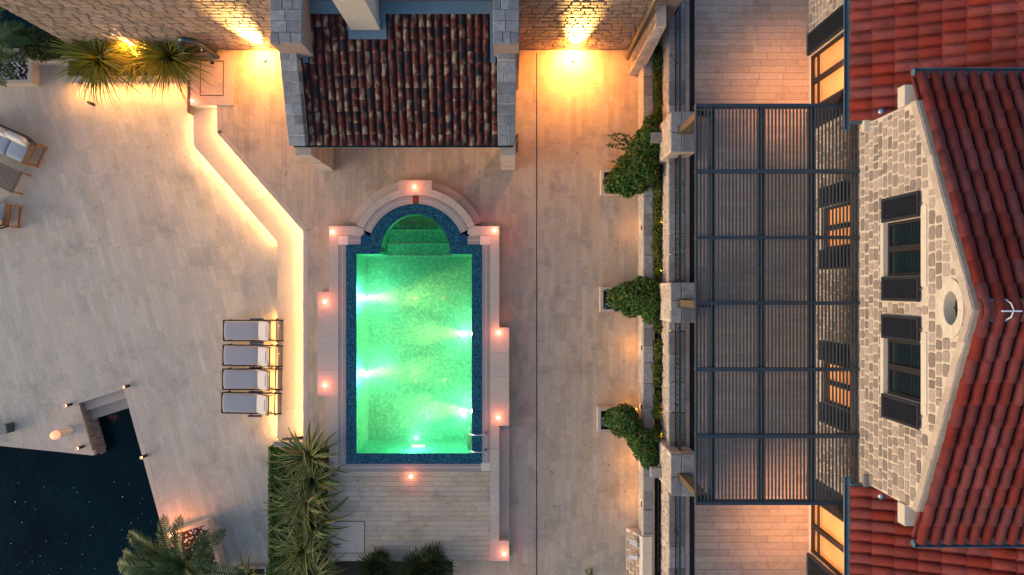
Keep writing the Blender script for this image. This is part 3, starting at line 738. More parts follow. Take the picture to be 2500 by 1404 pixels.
for k in range(40):
    t0=A0+(A1-A0)*k/40; t1=A0+(A1-A0)*(k+1)/40
    gb.prism([(C.x+r0*math.cos(t0),C.y+r0*math.sin(t0)),(C.x+r1*math.cos(t0),C.y+r1*math.sin(t0)),(C.x+r1*math.cos(t1),C.y+r1*math.sin(t1)),(C.x+r0*math.cos(t1),C.y+r0*math.sin(t1))],-.2,ZP-.05)
    rm=(r0+r1)/2
    if not(t0 < math.pi/2+.06 and t1 > math.pi/2-.06):
        g.bar((C.x+rm*math.cos(t0),C.y+rm*math.sin(t0),zg-.008),(C.x+rm*math.cos(t1),C.y+rm*math.sin(t1),zg-.008),.02,.02)
ob('grating', g, M['grate'], pool, kind='stuff'); ob('overflow_channel', gb, M['darkvoid'], pool)
for q in (R4(826,576,849.5,597.5,ZP),R4(1171.5,576,1196,597.5,ZP),R4(1174.5,1130.5,1196,1150,ZP)): ob('corner_slab', G().prism(q,-.2,ZP-.002), M['whitestone'], pool)
for q in (PL([(880.5,596),(904,596),(906,579),(889,570),(880.5,578)],ZP),PL([(1120,579),(1122,596),(1141.5,596),(1141.5,578),(1133,570)],ZP)): ob('corner_tile', G().prism(q,-.2,ZP-.001), M['bluetile'], pool)
ob('skimmer', G().prism(R4(1005,480,1022,497,ZP),-.2,ZP-.02), mat('amber_glass',(.25,.06,.015),(.1,.03,.02),12,.3), pool)

# raised pool platform with stone coping
plat = ob('pool_platform', G(), M['coping']); plat['kind']='structure'; plat['label']='raised pale stone platform carrying the pool'
g = G(); B_=-.1; Tt=ZP-.031
body = [R4(803,552,826,1150,ZP),R4(775,712,803,967,ZP),R4(1196,552,1219,1370,ZP),R4(1219,800,1243,1040,ZP),R4(803,1150,1196,1370,ZP),R4(1219,1320,1243,1370,ZP),
        R4(826,552,871,576,ZP),R4(1160,552,1196,576,ZP),R4(973,440,1054,478,ZP)]
for q in body: g.prism(q,B_,Tt)
for q in ([(869.7,552.2),(887.2,560),(889.2,570),(880.4,578),(880.4,576.4),(869.7,576.4)],):
    for fx in (lambda x:x, lambda x:2030-x): g.prism(PL([(fx(x),y) for x,y in q],ZP),B_,ZP-.003)
N=36
for k in range(N):
    t0=24+132*k/N; t1=24+132*(k+1)/N
    a=arc(1015,617,140,140,t0,t1,1); b=arc(1015,617,159,159,t0,t1,1); g.prism(PL([a[0],b[0],b[1],a[1]],ZP),B_,Tt)
plat.data = g.mesh('pool_platform', M['coping'])
def slabs(x0,y0,x1,y1,n,along,z=ZP,m=M['coping']):
    for k in range(n):
        t0,t1=k/n,(k+1)/n; gq=.0025
        if along=='y': q=R4(x0,y0+(y1-y0)*t0,x1,y0+(y1-y0)*t1,z)
        else: q=R4(x0+(x1-x0)*t0,y0,x0+(x1-x0)*t1,y1,z)
        cx=sum(p[0] for p in q)/4; cy=sum(p[1] for p in q)/4
        q=[(x+math.copysign(gq,cx-x),y+math.copysign(gq,cy-y)) for x,y in q]
        ob('coping_slab', G().prism(q,z-.03,z+rnd.uniform(-.001,.001)), m, plat)
slabs(803,575,826,712,3,'y'); slabs(803,967,826,1150,3,'y'); slabs(775,712,826,967,4,'y'); slabs(1196,575,1219,800,4,'y'); slabs(1196,800,1243,1040,4,'y'); slabs(1196,1040,1219,1370,6,'y')
slabs(803,552,871,575,1,'x'); slabs(1160,552,1219,575,1,'x'); slabs(973,440,1054,463,1,'x'); slabs(1219,1320,1243,1370,1,'y')
for k in range(10):
    t0=25+130*k/10+.12; t1=25+130*(k+1)/10-.12
    pts=arc(1015,617,140.5,140.5,t0,t1,5)+arc(1015,617,159,159,t1,t0,5); ob('coping_slab', G().prism(PL(pts,ZP),ZP-.03,ZP), M['coping'], plat)
lay(plat,'plank',plank_polys([PL([(800,1150.5),(1196,1150.5),(1196,1370),(800,1370)],ZP)],0,.17,.8,gap=.007,seed=12),ZP,.03,M['plank'])
# lower steps
for q,nm in ((R4(1219.5,1040.5,1243,1319.5,.2),'lower_step'),):
    ob(nm, G().prism(q,-.1,.2), M['coping'], plat)
for t0,t1 in ((25,50),(50,77.5),(102.5,130),(130,155)):
    pts=arc(1015,617,159.5,159.5,t0+.1,t1-.1,8)+arc(1015,617,178,178,t1-.1,t0+.1,8); ob('curved_step', G().prism(PL(pts,.2),-.1,.2), M['coping'], plat)
# handrails
rail = thing('pool_handrail', P(1180,1080,ZP), 'polished steel ladder rails at the lower end of the green pool', 'handrail')
for py in (1057,1098):
    c=P(1185,py,ZP)
    ob('rail', G().tube([(c.x,c.y,ZP),(c.x,c.y,ZP+.28),(c.x-.06,c.y,ZP+.36),(c.x-.3,c.y,ZP+.36),(c.x-.5,c.y,ZP+.22),(c.x-.6,c.y,ZP-.1),(c.x-.62,c.y,-.7)],.021,8), M['chrome'], rail, smooth=True)
    ob('flange', G().lathe((c.x,c.y,ZP),[(.06,.001),(.055,.018),(.025,.03)],12), M['greymetal'], rail)
c0=P(1185,1057,ZP); c1=P(1185,1098,ZP)
for z in (.1,-.15,-.4): ob('rung', G().box(c0.x-.66,c0.x-.56,c1.y,c0.y,z,z+.03), M['whitestone'], rail)

# ------------------------------------------------------------------ lanterns
def lantern(px,py,z,label,e=5.0):
    c=P(px,py,z); t=thing('candle_lantern',c,label,'lantern','small lit lanterns around the pool deck')
    ob('base', G().lathe(c,[(.05,0),(.05,.02),(.04,.03)],12), M['greymetal'], t)
    ob('glass', G().lathe(c,[(.04,.031),(.046,.08),(.04,.13),(.02,.15)],12), M['orange_lit'], t, smooth=True)
    light('lantern_glow','POINT',c+Vector((0,0,.34)),e*rnd.uniform(.75,1.3),(1,.13,.055),t,.06)
lantern(1013,457,ZP,'lit lantern on the square block at the head of the arched pool end')
lantern(813,567,ZP,'lit lantern on the upper left corner of the pool platform')
lantern(1208,562,ZP,'lit lantern on the upper right corner of the pool platform')
lantern(795,737,ZP,'upper lit lantern on the slab left of the pool')
lantern(795,940,ZP,'lower lit lantern on the slab left of the pool')
lantern(1218,812,ZP,'upper lit lantern on the slab right of the pool')
lantern(1217,1019,ZP,'lit lantern right of the pool beside the handrail')
lantern(1004,1162,ZP,'lit lantern at the middle of the straight pool end')
lantern(1231,1350,ZP,'lit lantern on the outer corner block of the platform, farthest from the pool')
# utility plinth in the corner
pl = thing('utility_plinth', P(517,190,0), 'low pale plinth with a hatch beside the flax plants', 'plinth')
ob('body', G().prism(R4(465,128,570,257,.05),-.7,.05), M['coping'], pl)
hq=R4(488,148,546,234,.055); ob('hatch_gap', G().prism(hq,.03,.053), M['darkvoid'], pl); ob('hatch', G().prism(R4(490,150,544,232,.06),.03,.062), M['plank'], pl)
ob('hatch_lock', G().prism(R4(514,149,523,157,.07),.05,.075), M['darkvoid'], pl)
ob('end_slab', G().prism(R4(457,196,465,275,-.05),-.6,-.05), M['weathered'], pl)
lantern(472,248,.06,'lit lantern on the plinth corner above the bent step')

# hatches and slot drain in the deck
def hatch(x0,y0,x1,y1,z,label,m,rot=0,w=1.2):
    t=thing('deck_hatch',P((x0+x1)/2,(y0+y1)/2,z),label,'hatch','flush hatches in the paving')
    def rr(q):
        if not rot: return q
        c=P2((x0+x1)/2,(y0+y1)/2,z); ca,sa=math.cos(rot),math.sin(rot)
        return [(c[0]+(x-c[0])*ca-(y-c[1])*sa,c[1]+(x-c[0])*sa+(y-c[1])*ca) for x,y in q]
    ob('gap', G().prism(rr(R4(x0,y0,x1,y1,z)),z-.01,z+.004), M['joint'] if m is None else M['darkvoid'], t)
    ob('lid', G().prism(rr(R4(x0+w,y0+w,x1-w,y1-w,z)),z-.01,z+.008), m or M['plank'], t)
hatch(1400,156,1436,191,0,'square deck hatch in the warm glow before the sandstone wall',M['plank'],w=.9)
hatch(1303,208,1310,248,0,'narrow hatch against the slot drain line',M['plank'],w=.8)
hatch(802,1272,891,1351,ZP,'large square hatch in the platform beside the variegated flax',M['coping'],w=1.6)
hatch(248,195,278,225,Z_LOW,'tilted small hatch in front of the lit flax plants',M['plank_low'],R(12),.8)
tag(ob('slot_drain', G().prism(R4(1309,129,1311.2,1440,.004),-.02,.004), M['darkvoid']), 'long thin dark slot drain running down the deck right of the pool', 'drain')

# ------------------------------------------------------------------ retaining walls on the right
XA, XB, ZA = 4.41, 5.07, .85            # low planter wall face / main retaining wall face
pw = thing('planter_wall', (4.5,0,0), 'low stone trough wall holding the ivy along the deck', 'wall')
ob('wall_body', G().box(XA,4.80,-10.4,7.9,-.1,ZA-.06), M['mortar'], pw)
ob('trough_soil', G().box(4.801,XB+.01,-10.4,8.2,-.1,.6), M['soil'], pw)
rubble(pw,'face_stone',(XA,-10.3,0),(0,1,0),(0,0,1),(-1,0,0),18,.78,.2,.25,.5,M['lightstone'],31,lambda u,v,l,h: v+h/2<.8 and u-l/2>0 and u+l/2<17.9,d=.02,gap=.02,limit=200,visible=seen,rough=.06)
r=random.Random(5); y=-10.4
while y<7.8:
    l=r.uniform(.55,.85); vs,fs=slab(.32,l-.012,.06,r); ob('coping_stone',G().add(put(vs,Matrix.Translation((XA+.17,y+l/2,ZA))),fs),M['greystone'],pw); y+=l
ob('light_profile', G().box(4.93,4.955,-9.6,7.2,.68,.74), M['steelblue'], pw)
rw = thing('retaining_wall', (5.1,0,0), 'pale stone retaining wall under the upper terrace railing', 'wall')
ob('wall_body', G().box(XB,5.32,-10.4,10.4,-.1,Z_TER-.09), M['mortar'], rw)
rubble(rw,'face_stone',(XB,-10.4,.55),(0,1,0),(0,0,1),(-1,0,0),20.8,1.45,.2,.22,.5,M['lightstone'],33,lambda u,v,l,h: v+h/2<1.42 and u-l/2>0,d=.03,gap=.02,limit=290,visible=seen,rough=.07)
y=-10.4
XC=4.98
while y<10.3:
    l=r.uniform(.6,1.0); vs,fs=slab(.505,l-.012,.085,r); ob('coping_stone',G().add(put(vs,Matrix.Translation((XC+.2525,y+l/2,Z_TER+.01))),fs),M['greystone'],rw); y+=l
for py,dy in ((335,12),(1155,12)):
    q=R4(1590,py-dy,1616,py+dy,1.85); ob('corbel',G().prism(q,1.6,1.85),M['greystone'],rw)
# buttress with cameras and corner buttress
def buttress(name,y0,y1,xb,label,top):
    xt=XA-.02
    vs=[(xb,y0,0),(XA+.3,y0,0),(XA+.3,y1,0),(xb,y1,0),(xt,y0,top),(XA+.3,y0,top),(XA+.3,y1,top),(xt,y1,top)]
    t=thing(name,(xb,(y0+y1)/2,0),label,'buttress')
    ob('body',G().add(vs,[(3,2,1,0),(4,5,6,7),(0,1,5,4),(1,2,6,5),(2,3,7,6),(3,0,4,7)]),M['mortar'],t)
    ez=Vector((-(top),0,xt-xb)).normalized(); ez=Vector((-top,0,(xt-xb))).normalized()
    ey=Vector((xt-xb,0,top)).normalized()
    rubble(t,'face_stone',(xb,y0,0),(0,1,0),tuple(ey),tuple(-Vector((0,1,0)).cross(ey)) if Vector((0,1,0)).cross(ey).x>0 else tuple(Vector((0,1,0)).cross(ey)),y1-y0,math.hypot(xt-xb,top),.2,.22,.45,M['wallstone'],41,lambda u,v,l,h: 0<u-l/2 and u+l/2<y1-y0 and v+h/2<math.hypot(xt-xb,top),d=.02,gap=.02)
    return t
buttress('wall_buttress',-10.2,-8.38,3.98,'sloping stone buttress carrying two white cameras',.86)
cb=thing('corner_pier',(4.3,7.9,0),'tall pale stone pier at the wall corner beside the bronze downpipe','pier')
vs=[(4.07,7.42,0),(4.52,7.42,0),(4.52,8.35,0),(4.07,8.35,0),(4.23,7.66,3.7),(4.52,7.66,3.7),(4.52,8.35,3.7),(4.23,8.35,3.7)]
ob('body',G().add(vs,[(3,2,1,0),(4,5,6,7),(0,1,5,4),(1,2,6,5),(2,3,7,6),(3,0,4,7)]),M['lightstone'],cb)
ey=Vector((0,.24,3.7)).normalized(); ez=Vector((1,0,0)).cross(ey)
rubble(cb,'face_stone',(4.08,7.42,0),(1,0,0),tuple(ey),tuple(ez),.44,3.65,.24,.16,.3,M['lightstone'],43,lambda u,v,l,h: u-l/2>.043*v and u+l/2<.44 and v+h/2<3.65,d=.02,gap=.02)
ey=Vector((.16,0,3.7)).normalized(); ez=Vector((0,-1,0)).cross(ey)
rubble(cb,'side_stone',(4.07,8.3,0),(0,-1,0),tuple(ey),tuple(-ez if ez.x>0 else ez),.86,3.65,.24,.22,.4,M['wallstone'],44,lambda u,v,l,h: u-l/2>0 and u+l/2<.86-.065*v and v+h/2<3.65,d=.02,gap=.02)
dp=thing('wall_downpipe',(4.0,8.05,0),'bronze downpipe running down the wall corner','downpipe')
ob('pipe',G().tube([(4.02,7.95,.12),(4.02,8.05,.5),(4.02,8.10,6.5)],.075,12),M['bronze'],dp,smooth=True)
for z in (1.2,3.0): ob('bracket',G().lathe((4.02,8.08,z),[(.085,0),(.085,.04)],12),M['bronze'],dp)
# cameras
def cctv(px,py,dx,dy,label):
    c=P(px,py,.7); t=thing('security_camera',c,label,'camera','white cameras on the buttress')
    d=Vector((dx,dy,-.15)).normalized()
    ob('body',G().tube([c,c+d*.26],.05,10),M['whiteplastic'],t,smooth=True); ob('hood',G().bar(c+Vector((0,0,.05)),c+d*.3+Vector((0,0,.05)),.11,.012),M['whiteplastic'],t)
    ob('arm',G().tube([c,c-d*.12+Vector((0,0,-.03)),c-d*.16+Vector((.1,0,-.1))],.022,8),M['whiteplastic'],t,smooth=True); ob('lens',G().tube([c+d*.261,c+d*.275],.035,10),M['blackmetal'],t)
cctv(1553,1332,-1,1.0,'white bullet camera pointing diagonally up the picture from the buttress'); cctv(1556,1360,-1,0,'white bullet camera pointing straight out from the buttress')
# railing on the retaining wall
rg=thing('terrace_railing',(5.18,0,Z_TER),'dark metal railing with blue handrail along the upper terrace','railing')
segs=[(-10.4,-6.32),(-5.02,-1.09),(.17,4.09),(5.35,10.4)]
g2=G()
for a_,b_ in segs:
    ob('handrail',G().box(5.145,5.215,a_,b_,Z_TER+.55,Z_TER+.60),M['steelblue'],rg)
    ob('lower_rail',G().box(5.155,5.185,a_,b_,Z_TER+.06,Z_TER+.10),M['blackmetal'],rg)
    n_=int((b_-a_)/1.3)
    for k in range(n_+1): ob('post',G().box(5.15,5.19,a_+.03+(b_-a_-.1)*k/n_,a_+.07+(b_-a_-.1)*k/n_,Z_TER+.012,Z_TER+.548),M['blackmetal'],rg)
    y=a_
    while y<b_-.12: g2.bar((5.16,y,Z_TER+.1),(5.16,y+.12,Z_TER+.55),.012,.012); g2.bar((5.18,y+.12,Z_TER+.1),(5.18,y,Z_TER+.55),.012,.012); y+=.16
ob('lattice',g2,M['blackmetal'],rg,kind='stuff')

# stone pillars and pergola
YP=[4.76,-.47,-5.73]
for i,(y0,y1,lab) in enumerate(((4.11,5.33,'grey topped stone pillar under the upper end of the pergola'),(-1.07,.15,'grey topped stone pillar under the middle of the pergola'),(-6.30,-5.04,'grey topped stone pillar under the lower end of the pergola'))):
    t=thing('stone_pillar',(5.15,(y0+y1)/2,Z_TER-.5),lab,'pillar','stone pillars carrying the pergola')
    ob('shaft',G().box(4.83,5.60,y0+.02,y1-.02,.7,3.05),M['mortar'],t)
    rubble(t,'face_stone',(4.83,y0+.03,.75),(0,1,0),(0,0,1),(-1,0,0),y1-y0-.06,2.25,.22,.22,.42,M['lightstone'],50+i,lambda u,v,l,h: u-l/2>0 and u+l/2<y1-y0-.06 and v+h/2<2.25,d=.02,gap=.02)
    sgn=-1 if (y0+y1)/2>0 else 1
    yy=y0+.02 if sgn<0 else y1-.02
    for k in range(9):
        for j in range(2): ob('side_stone',G().box(4.86+j*.36,5.20+j*.36,yy,yy+sgn*.02,.75+k*.25,.98+k*.25),M['lightstone'],t)
    ym=(y0+y1)/2+rnd.uniform(-.08,.08)
    for a_,b_ in ((4.80,5.13),(5.13,5.63)):
        for c_,d_ in ((y0,ym),(ym,y1)):
            vs,fs=slab(b_-a_-.006,d_-c_-.008,.07,r); ob('cap_stone',G().add(put(vs,Matrix.Translation(((a_+b_)/2,(c_+d_)/2,3.12))),fs),M['greystone'],t)
pg=thing('pergola',(7.2,-.45,3.1),'long dark steel slatted pergola over the upper terrace','pergola')
YP0,YP1=4.93,-5.84; XP0=4.99; XPW=9.40
for y in YP:
    for dy in (-.075,.075): ob('post_plate',G().box(5.06,5.34,y+dy-.022,y+dy+.022,3.125,5.05),M['bronze'],pg)
    ob('post_web',G().box(5.06,5.10,y-.052,y+.052,3.125,5.05),M['bronze'],pg); ob('post_web',G().box(5.30,5.34,y-.052,y+.052,3.125,5.05),M['bronze'],pg)
    ob('base_plate',G().box(5.0,5.4,y-.13,y+.13,3.121,3.135),M['bronze'],pg)
for px in (1735,1855,1980):
    x=P(px,702,4.95).x; ob('beam',G().box(x-.055,x+.055,YP1,YP0,4.84,5.10),M['steelblue'],pg)
ys=[YP0]+[P(1250,p,Z_PERG).y for p in (418,580)]+[P(1250,740,Z_PERG).y]+[P(1250,p,Z_PERG).y for p in (902,1065)]+[YP1]
nsl=46; mid=ys[3]
x_list=[XP0+.03+(XPW-.05-XP0)*i/(nsl-1) for i in range(nsl)]
for x in x_list:
    for a_,b_ in ((mid+.012,YP0-.03),(YP1+.03,mid-.012)):
        if x>8.85:   # under the eaves of the wings the slats stay, the gable part only
            pass
        ob('slat',G().box(x-.019,x+.019,a_,b_,5.158,5.195),M['slat'],pg)
for i,y in enumerate(ys):
    w=.045 if i in (0,6) else .05
    ob('crossbar',G().box(XP0,XPW,y-w,y+w,5.197,5.235),M['steelblue'],pg)
    ob('under_beam',G().box(XP0,XPW,y-.03,y+.03,4.95,5.112),M['steelblue'],pg)
ob('edge_rail',G().box(XP0-.02,XP0+.004,YP1-.05,YP0+.05,5.10,5.24),M['steelblue'],pg)

# ------------------------------------------------------------------ house
XH=9.42; YN,YS=4.35,-5.2; RY=-.46; ZE=7.55; ZR=9.72
def rake(y): return ZR-(ZR-ZE)*abs(y-RY)/(5.0-RY if y>RY else RY+5.95)
hs=thing('stone_house',(11,-.4,Z_TER),'stone gabled house with red tiled roofs and dark shutters','house')
# openings: (y0,y1,z0,z1)
win_up=[(.28,1.62,6.48,7.93),(-2.66,-1.28,6.48,7.93)]
win_dn=[(1.15,2.40,3.05,4.7),(-3.45,-2.2,3.05,4.7)]
doors=[(5.6,7.3,Z_TER+.06,4.75),(-8.36,-6.62,Z_TER+.06,4.75)]
holes=win_up+win_dn+doors
ZT0=7.93; YNs=RY+(ZR-.02-ZT0)/(ZR-ZE)*(5.0-RY); YSs=RY-(ZR-.02-ZT0)/(ZR-ZE)*(RY+5.95)
ysb=sorted(set([10.6,YN,YS,-10.6,YNs,YSs]+[h[0] for h in holes]+[h[1] for h in holes]))
g=G(); RV=.22
zall=sorted(set([Z_TER-.05,5.6,ZE-.1]+[h[2] for h in holes]+[h[3] for h in holes]))
for ya,yb in zip(ysb[:-1],ysb[1:]):
    ym=(ya+yb)/2; gable=YS<ym<YN
    for za,zb in zip(zall[:-1],zall[1:]):
        zm=(za+zb)/2
        if not gable and zm>5.6: continue
        if any(h[0]<ym<h[1] and h[2]<zm<h[3] for h in holes): continue
        ta,tb=min(zb,rake(ya)-.02),min(zb,rake(yb)-.02)
        if not gable: ta=tb=zb
        if max(ta,tb)<=za: continue
        g.add([(XH,ya,za),(XH,yb,za),(XH,yb,max(tb,za)),(XH,ya,max(ta,za))],[(0,3,2,1)])
for h in holes:
    y0,y1,z0,z1=h
    g.add([(XH,y0,z0),(XH,y1,z0),(XH,y1,z1),(XH,y0,z1),(XH+RV,y0,z0),(XH+RV,y1,z0),(XH+RV,y1,z1),(XH+RV,y0,z1)],[(0,1,5,4),(1,2,6,5),(2,3,7,6),(3,0,4,7)])
# round window hole in the gable
OC=(-.44,9.02); OA,OB=.36,.235
zt0=ZT0
out=[]; inn=[]
nn=48
def outline(y,z,ang):
    # ray from centre to gable outline polygon
    poly=[(YNs,zt0),(RY,ZR-.02),(YSs,zt0)]
    dx,dz=math.cos(ang),math.sin(ang); best=1e9
    for i in range(3):
        a_,b_=poly[i],poly[(i+1)%3]; ex_,ez_=b_[0]-a_[0],b_[1]-a_[1]; den=dx*ez_-dz*ex_
        if abs(den)<1e-9: continue
        t=((a_[0]-y)*ez_-(a_[1]-z)*ex_)/den; u=((a_[0]-y)*dz-(a_[1]-z)*dx)/den
        if t>0 and -1e-6<=u<=1+1e-6: best=min(best,t)
    return (y+dx*best,z+dz*best)
angs=[2*math.pi*k/nn for k in range(nn)]
for p in ((YNs,zt0),(RY,ZR-.02),(YSs,zt0)): angs.append(math.atan2(p[1]-OC[1],p[0]-OC[0])%(2*math.pi))
angs=sorted(angs); 
vo=[(XH,)+outline(OC[0],OC[1],t) for t in angs]; vi=[(XH,OC[0]+OA*math.cos(t),OC[1]+OB*math.sin(t)) for t in angs]; vr=[(XH+.3,b,c) for a,b,c in vi]
n_=len(angs); g.add(vo+vi+vr,[(i,n_+i,n_+(i+1)%n_,(i+1)%n_) for i in range(n_)]+[(n_+i,2*n_+i,2*n_+(i+1)%n_,n_+(i+1)%n_) for i in range(n_)])
# sides of the gable block and back
g.add([(XH,YN,5.4),(13.4,YN,5.4),(13.4,YN,rake(YN)-.02),(XH,YN,rake(YN)-.02)],[(0,1,2,3)]); g.add([(XH,YS,5.4),(13.4,YS,5.4),(13.4,YS,rake(YS)-.02),(XH,YS,rake(YS)-.02)],[(3,2,1,0)])
wall=ob('wall',g,M['mortar'],hs)
# stones
def blocked(y,z,l,h,pad=.0):
    for (y0,y1,z0,z1) in [(.28-.62,1.62+.62,6.36,8.02),(-2.66-.62,-1.28+.62,6.36,8.02),(1.1-.6,2.4+.62,3.0,4.78),(-3.45-.62,-2.2+.62,3.0,4.78),(4.85,8.05,2.0,4.85),(-9.1,-5.9,2.0,4.85)]:
        if y0-l/2<y<y1+l/2 and z0-h/2<z<z1+h/2: return True
    if ((y-OC[0])/(OA+.30+l/2))**2+((z-OC[1])/(OB+.22+h/2))**2<1: return True
    return False
def okg(u,v,l,h):
    y=-10.3+u; z=Z_TER+.02+v
    if blocked(y,z,l,h): return False
    if z<5.35: return not(y+l/2>10.2)
    if y+l/2>YN or y-l/2<YS: return False
    return z+h/2<min(rake(y-l/2),rake(y+l/2))-.16
rubble(wall,'stone',(XH,-10.3,Z_TER+.02),(0,1,0),(0,0,1),(-1,0,0),20.5,7.7,.225,.17,.38,M['gablestone'],61,okg,d=.022,gap=.03,limit=298,visible=lambda p: p.z>5.25 and seen(p),rough=.14)
# rake mortar band
for s_,ye in ((1,YN),(-1,YS)):
    n_=14
    for k in range(n_):
        ya=RY+(ye-RY)*k/n_; yb=RY+(ye-RY)*(k+1)/n_; h1=.13+rnd.uniform(-.02,.03)
        vs=[(XH-.05,ya,rake(ya)-h1-.09),(XH-.05,yb,rake(yb)-h1-.09+rnd.uniform(-.03,.03)),(XH-.04+rnd.uniform(-.01,.02),yb,rake(yb)-.03),(XH-.04+rnd.uniform(-.01,.02),ya,rake(ya)-.03)]
        vs+=[(XH+.16,y,z) for x,y,z in vs]
        ob('verge_stone',G().add(vs,[(0,1,2,3),(7,6,5,4),(0,4,5,1),(1,5,6,2),(2,6,7,3),(3,7,4,0)]),M['lightstone'],wall)
# eaves kneelers
for ye,s_ in ((YN,1),(YS,-1)):
    ob('kneeler',G().box(XH-.07,XH+.25,ye-.02*s_,ye+.48*s_,ZE-.45,ZE-.16),M['whitestone'],wall)
    ob('string_course',G().box(XH-.16,XH+.1,ye-.25*s_,ye+.10*s_,5.62,5.74),M['greystone'] if s_<0 else M['whitestone'],wall)
# shutters
def shutter(parent,y0,y1,z0,z1,off=.055):
    x=XH-off; t=.045; fw=.07
    s=ob('shutter',G().box(x-t,x,y0,y0+fw,z0,z1).box(x-t,x,y1-fw,y1,z0,z1).box(x-t,x,y0+fw,y1-fw,z0,z0+fw).box(x-t,x,y0+fw,y1-fw,z1-fw,z1),M['shutter'],parent)
    ob('gap_shade_sheet',G().box(x-.012,x-.004,y0+fw,y1-fw,z0+fw,z1-fw),M['louvre'],s)  # added dark sheet, reads as the shade in the louvre gaps
    gl=G(); z=z0+fw+.01
    while z<z1-fw-.03:
        gl.box(x-t+.003,x-.014,y0+fw,y1-fw,z,z+.02); z+=.075
    ob('louvres',gl,M['shutter'],s,kind='stuff')
    ob('hinge',G().box(x-.01,x+off,(y0+y1)/2-.02,(y0+y1)/2+.02,z1-.02,z1+.02),M['greymetal'],s)
def window(parent,h,lit,nv=1,nh=0,depth=.09,bar=.075,name='window'):
    y0,y1,z0,z1=h; x=XH+depth; b=bar
    fr=G().box(x-.05,x+.02,y0,y0+b,z0,z1).box(x-.05,x+.02,y1-b,y1,z0,z1).box(x-.05,x+.02,y0+b,y1-b,z0,z0+b).box(x-.05,x+.02,y0+b,y1-b,z1-b,z1)
    w=ob(name,fr,M['frame'],parent)
    ym=(y0+y1)/2
    ob('mullion',G().box(x-.065,x+.015,ym-.075,ym+.075,z0+b,z1-b),M['frame'],w)
    for k in range(nh):
        zz=z0+(z1-z0)*(k+1)/(nh+1)*.35; 
        for a_,c_ in ((y0+b,ym-.075),(ym+.075,y1-b)): ob('glazing_bar',G().box(x-.045,x+.01,a_,c_,zz-.035,zz+.035),M['frame'],w)
    for a_,c_ in ((y0+b,ym-.075),(ym+.075,y1-b)):
        ob('pane',G().box(x-.012,x-.006,a_,c_,z0+b,z1-b),M['clear'] if lit else M['glass'],w)
    if lit: ob('room_glow_panel',G().box(x+.10,x+.11,y0,y1,z0,z1),M['room'],w)  # added glowing panel in place of a lit interior
    return w
for h in win_up:
    window(hs,h,False); shutter(hs,h[0]-.61,h[0]-.01,6.42,7.95); shutter(hs,h[1]+.01,h[1]+.61,6.42,7.95)
    ob('lintel',G().box(XH-.035,XH+.05,h[0]-.25,h[1]+.25,7.96,8.16),M['whitestone'],wall); ob('sill',G().box(XH-.07,XH+.2,h[0]-.12,h[1]+.12,6.33,6.475),M['whitestone'],wall)
for h in win_dn:
    window(hs,h,True); shutter(hs,h[0]-.61,h[0]-.01,3.05,4.7); shutter(hs,h[1]+.01,h[1]+.61,3.05,4.7)
    ob('lintel',G().box(XH-.03,XH+.05,h[0]-.2,h[1]+.2,4.72,4.9),M['whitestone'],wall)
for h in doors:
    window(hs,h,True,nh=1,name='terrace_door',bar=.09); shutter(hs,h[0]-.70,h[0]-.01,2.2,4.72); shutter(hs,h[1]+.01,h[1]+.70,2.2,4.72)
for yy,lab in ((6.0,'upper'),(-7.0,'lower')):
    sf=ob('soffit_lamp',G().lathe((9.16,yy,5.30),[(.05,0),(.05,.06)],12),M['blackmetal'],hs); light('soffit_glow','SPOT',(9.12,yy,5.25),430,(1,.42,.15),hs,.05,target=(8.85,yy+(.25 if yy>0 else -.25),2.1),spot=88,blend=1)
# oval window
w=ob('oval_surround',G(),M['whitestone'],hs); g=G(); n_=40
for k in range(n_):
    t0,t1=2*math.pi*k/n_,2*math.pi*(k+1)/n_
    pts=[(OC[0]+(OA)*math.cos(t0),OC[1]+(OB)*math.sin(t0)),(OC[0]+(OA)*math.cos(t1),OC[1]+OB*math.sin(t1)),(OC[0]+(OA+.27)*math.cos(t1),OC[1]+(OB+.175)*math.sin(t1)),(OC[0]+(OA+.27)*math.cos(t0),OC[1]+(OB+.175)*math.sin(t0))]
    vs=[(XH-.05,y,z) for y,z in pts]+[(XH+.02,y,z) for y,z in pts]; g.add(vs,[(0,1,2,3),(7,6,5,4),(2,6,7,3),(0,4,5,1)])
w.data=g.mesh('oval_surround',M['whitestone'])
ob('reveal',G().add([(XH+.0,OC[0]+OA*math.cos(2*math.pi*k/40),OC[1]+OB*math.sin(2*math.pi*k/40)) for k in range(40)]+[(XH+.24,OC[0]+OA*.98*math.cos(2*math.pi*k/40),OC[1]+OB*.98*math.sin(2*math.pi*k/40)) for k in range(40)],[(k,(k+1)%40,40+(k+1)%40,40+k) for k in range(40)]),M['plaster'],w)
ob('pane',G().add([(XH+.2,OC[0]+OA*math.cos(2*math.pi*k/40),OC[1]+OB*math.sin(2*math.pi*k/40)) for k in range(40)],[tuple(range(40))]),M['glass'],w)
ob('glazing_bar',G().box(XH+.17,XH+.195,OC[0]-.015,OC[0]+.015,OC[1]-OB,OC[1]+OB),M['frame'],w)

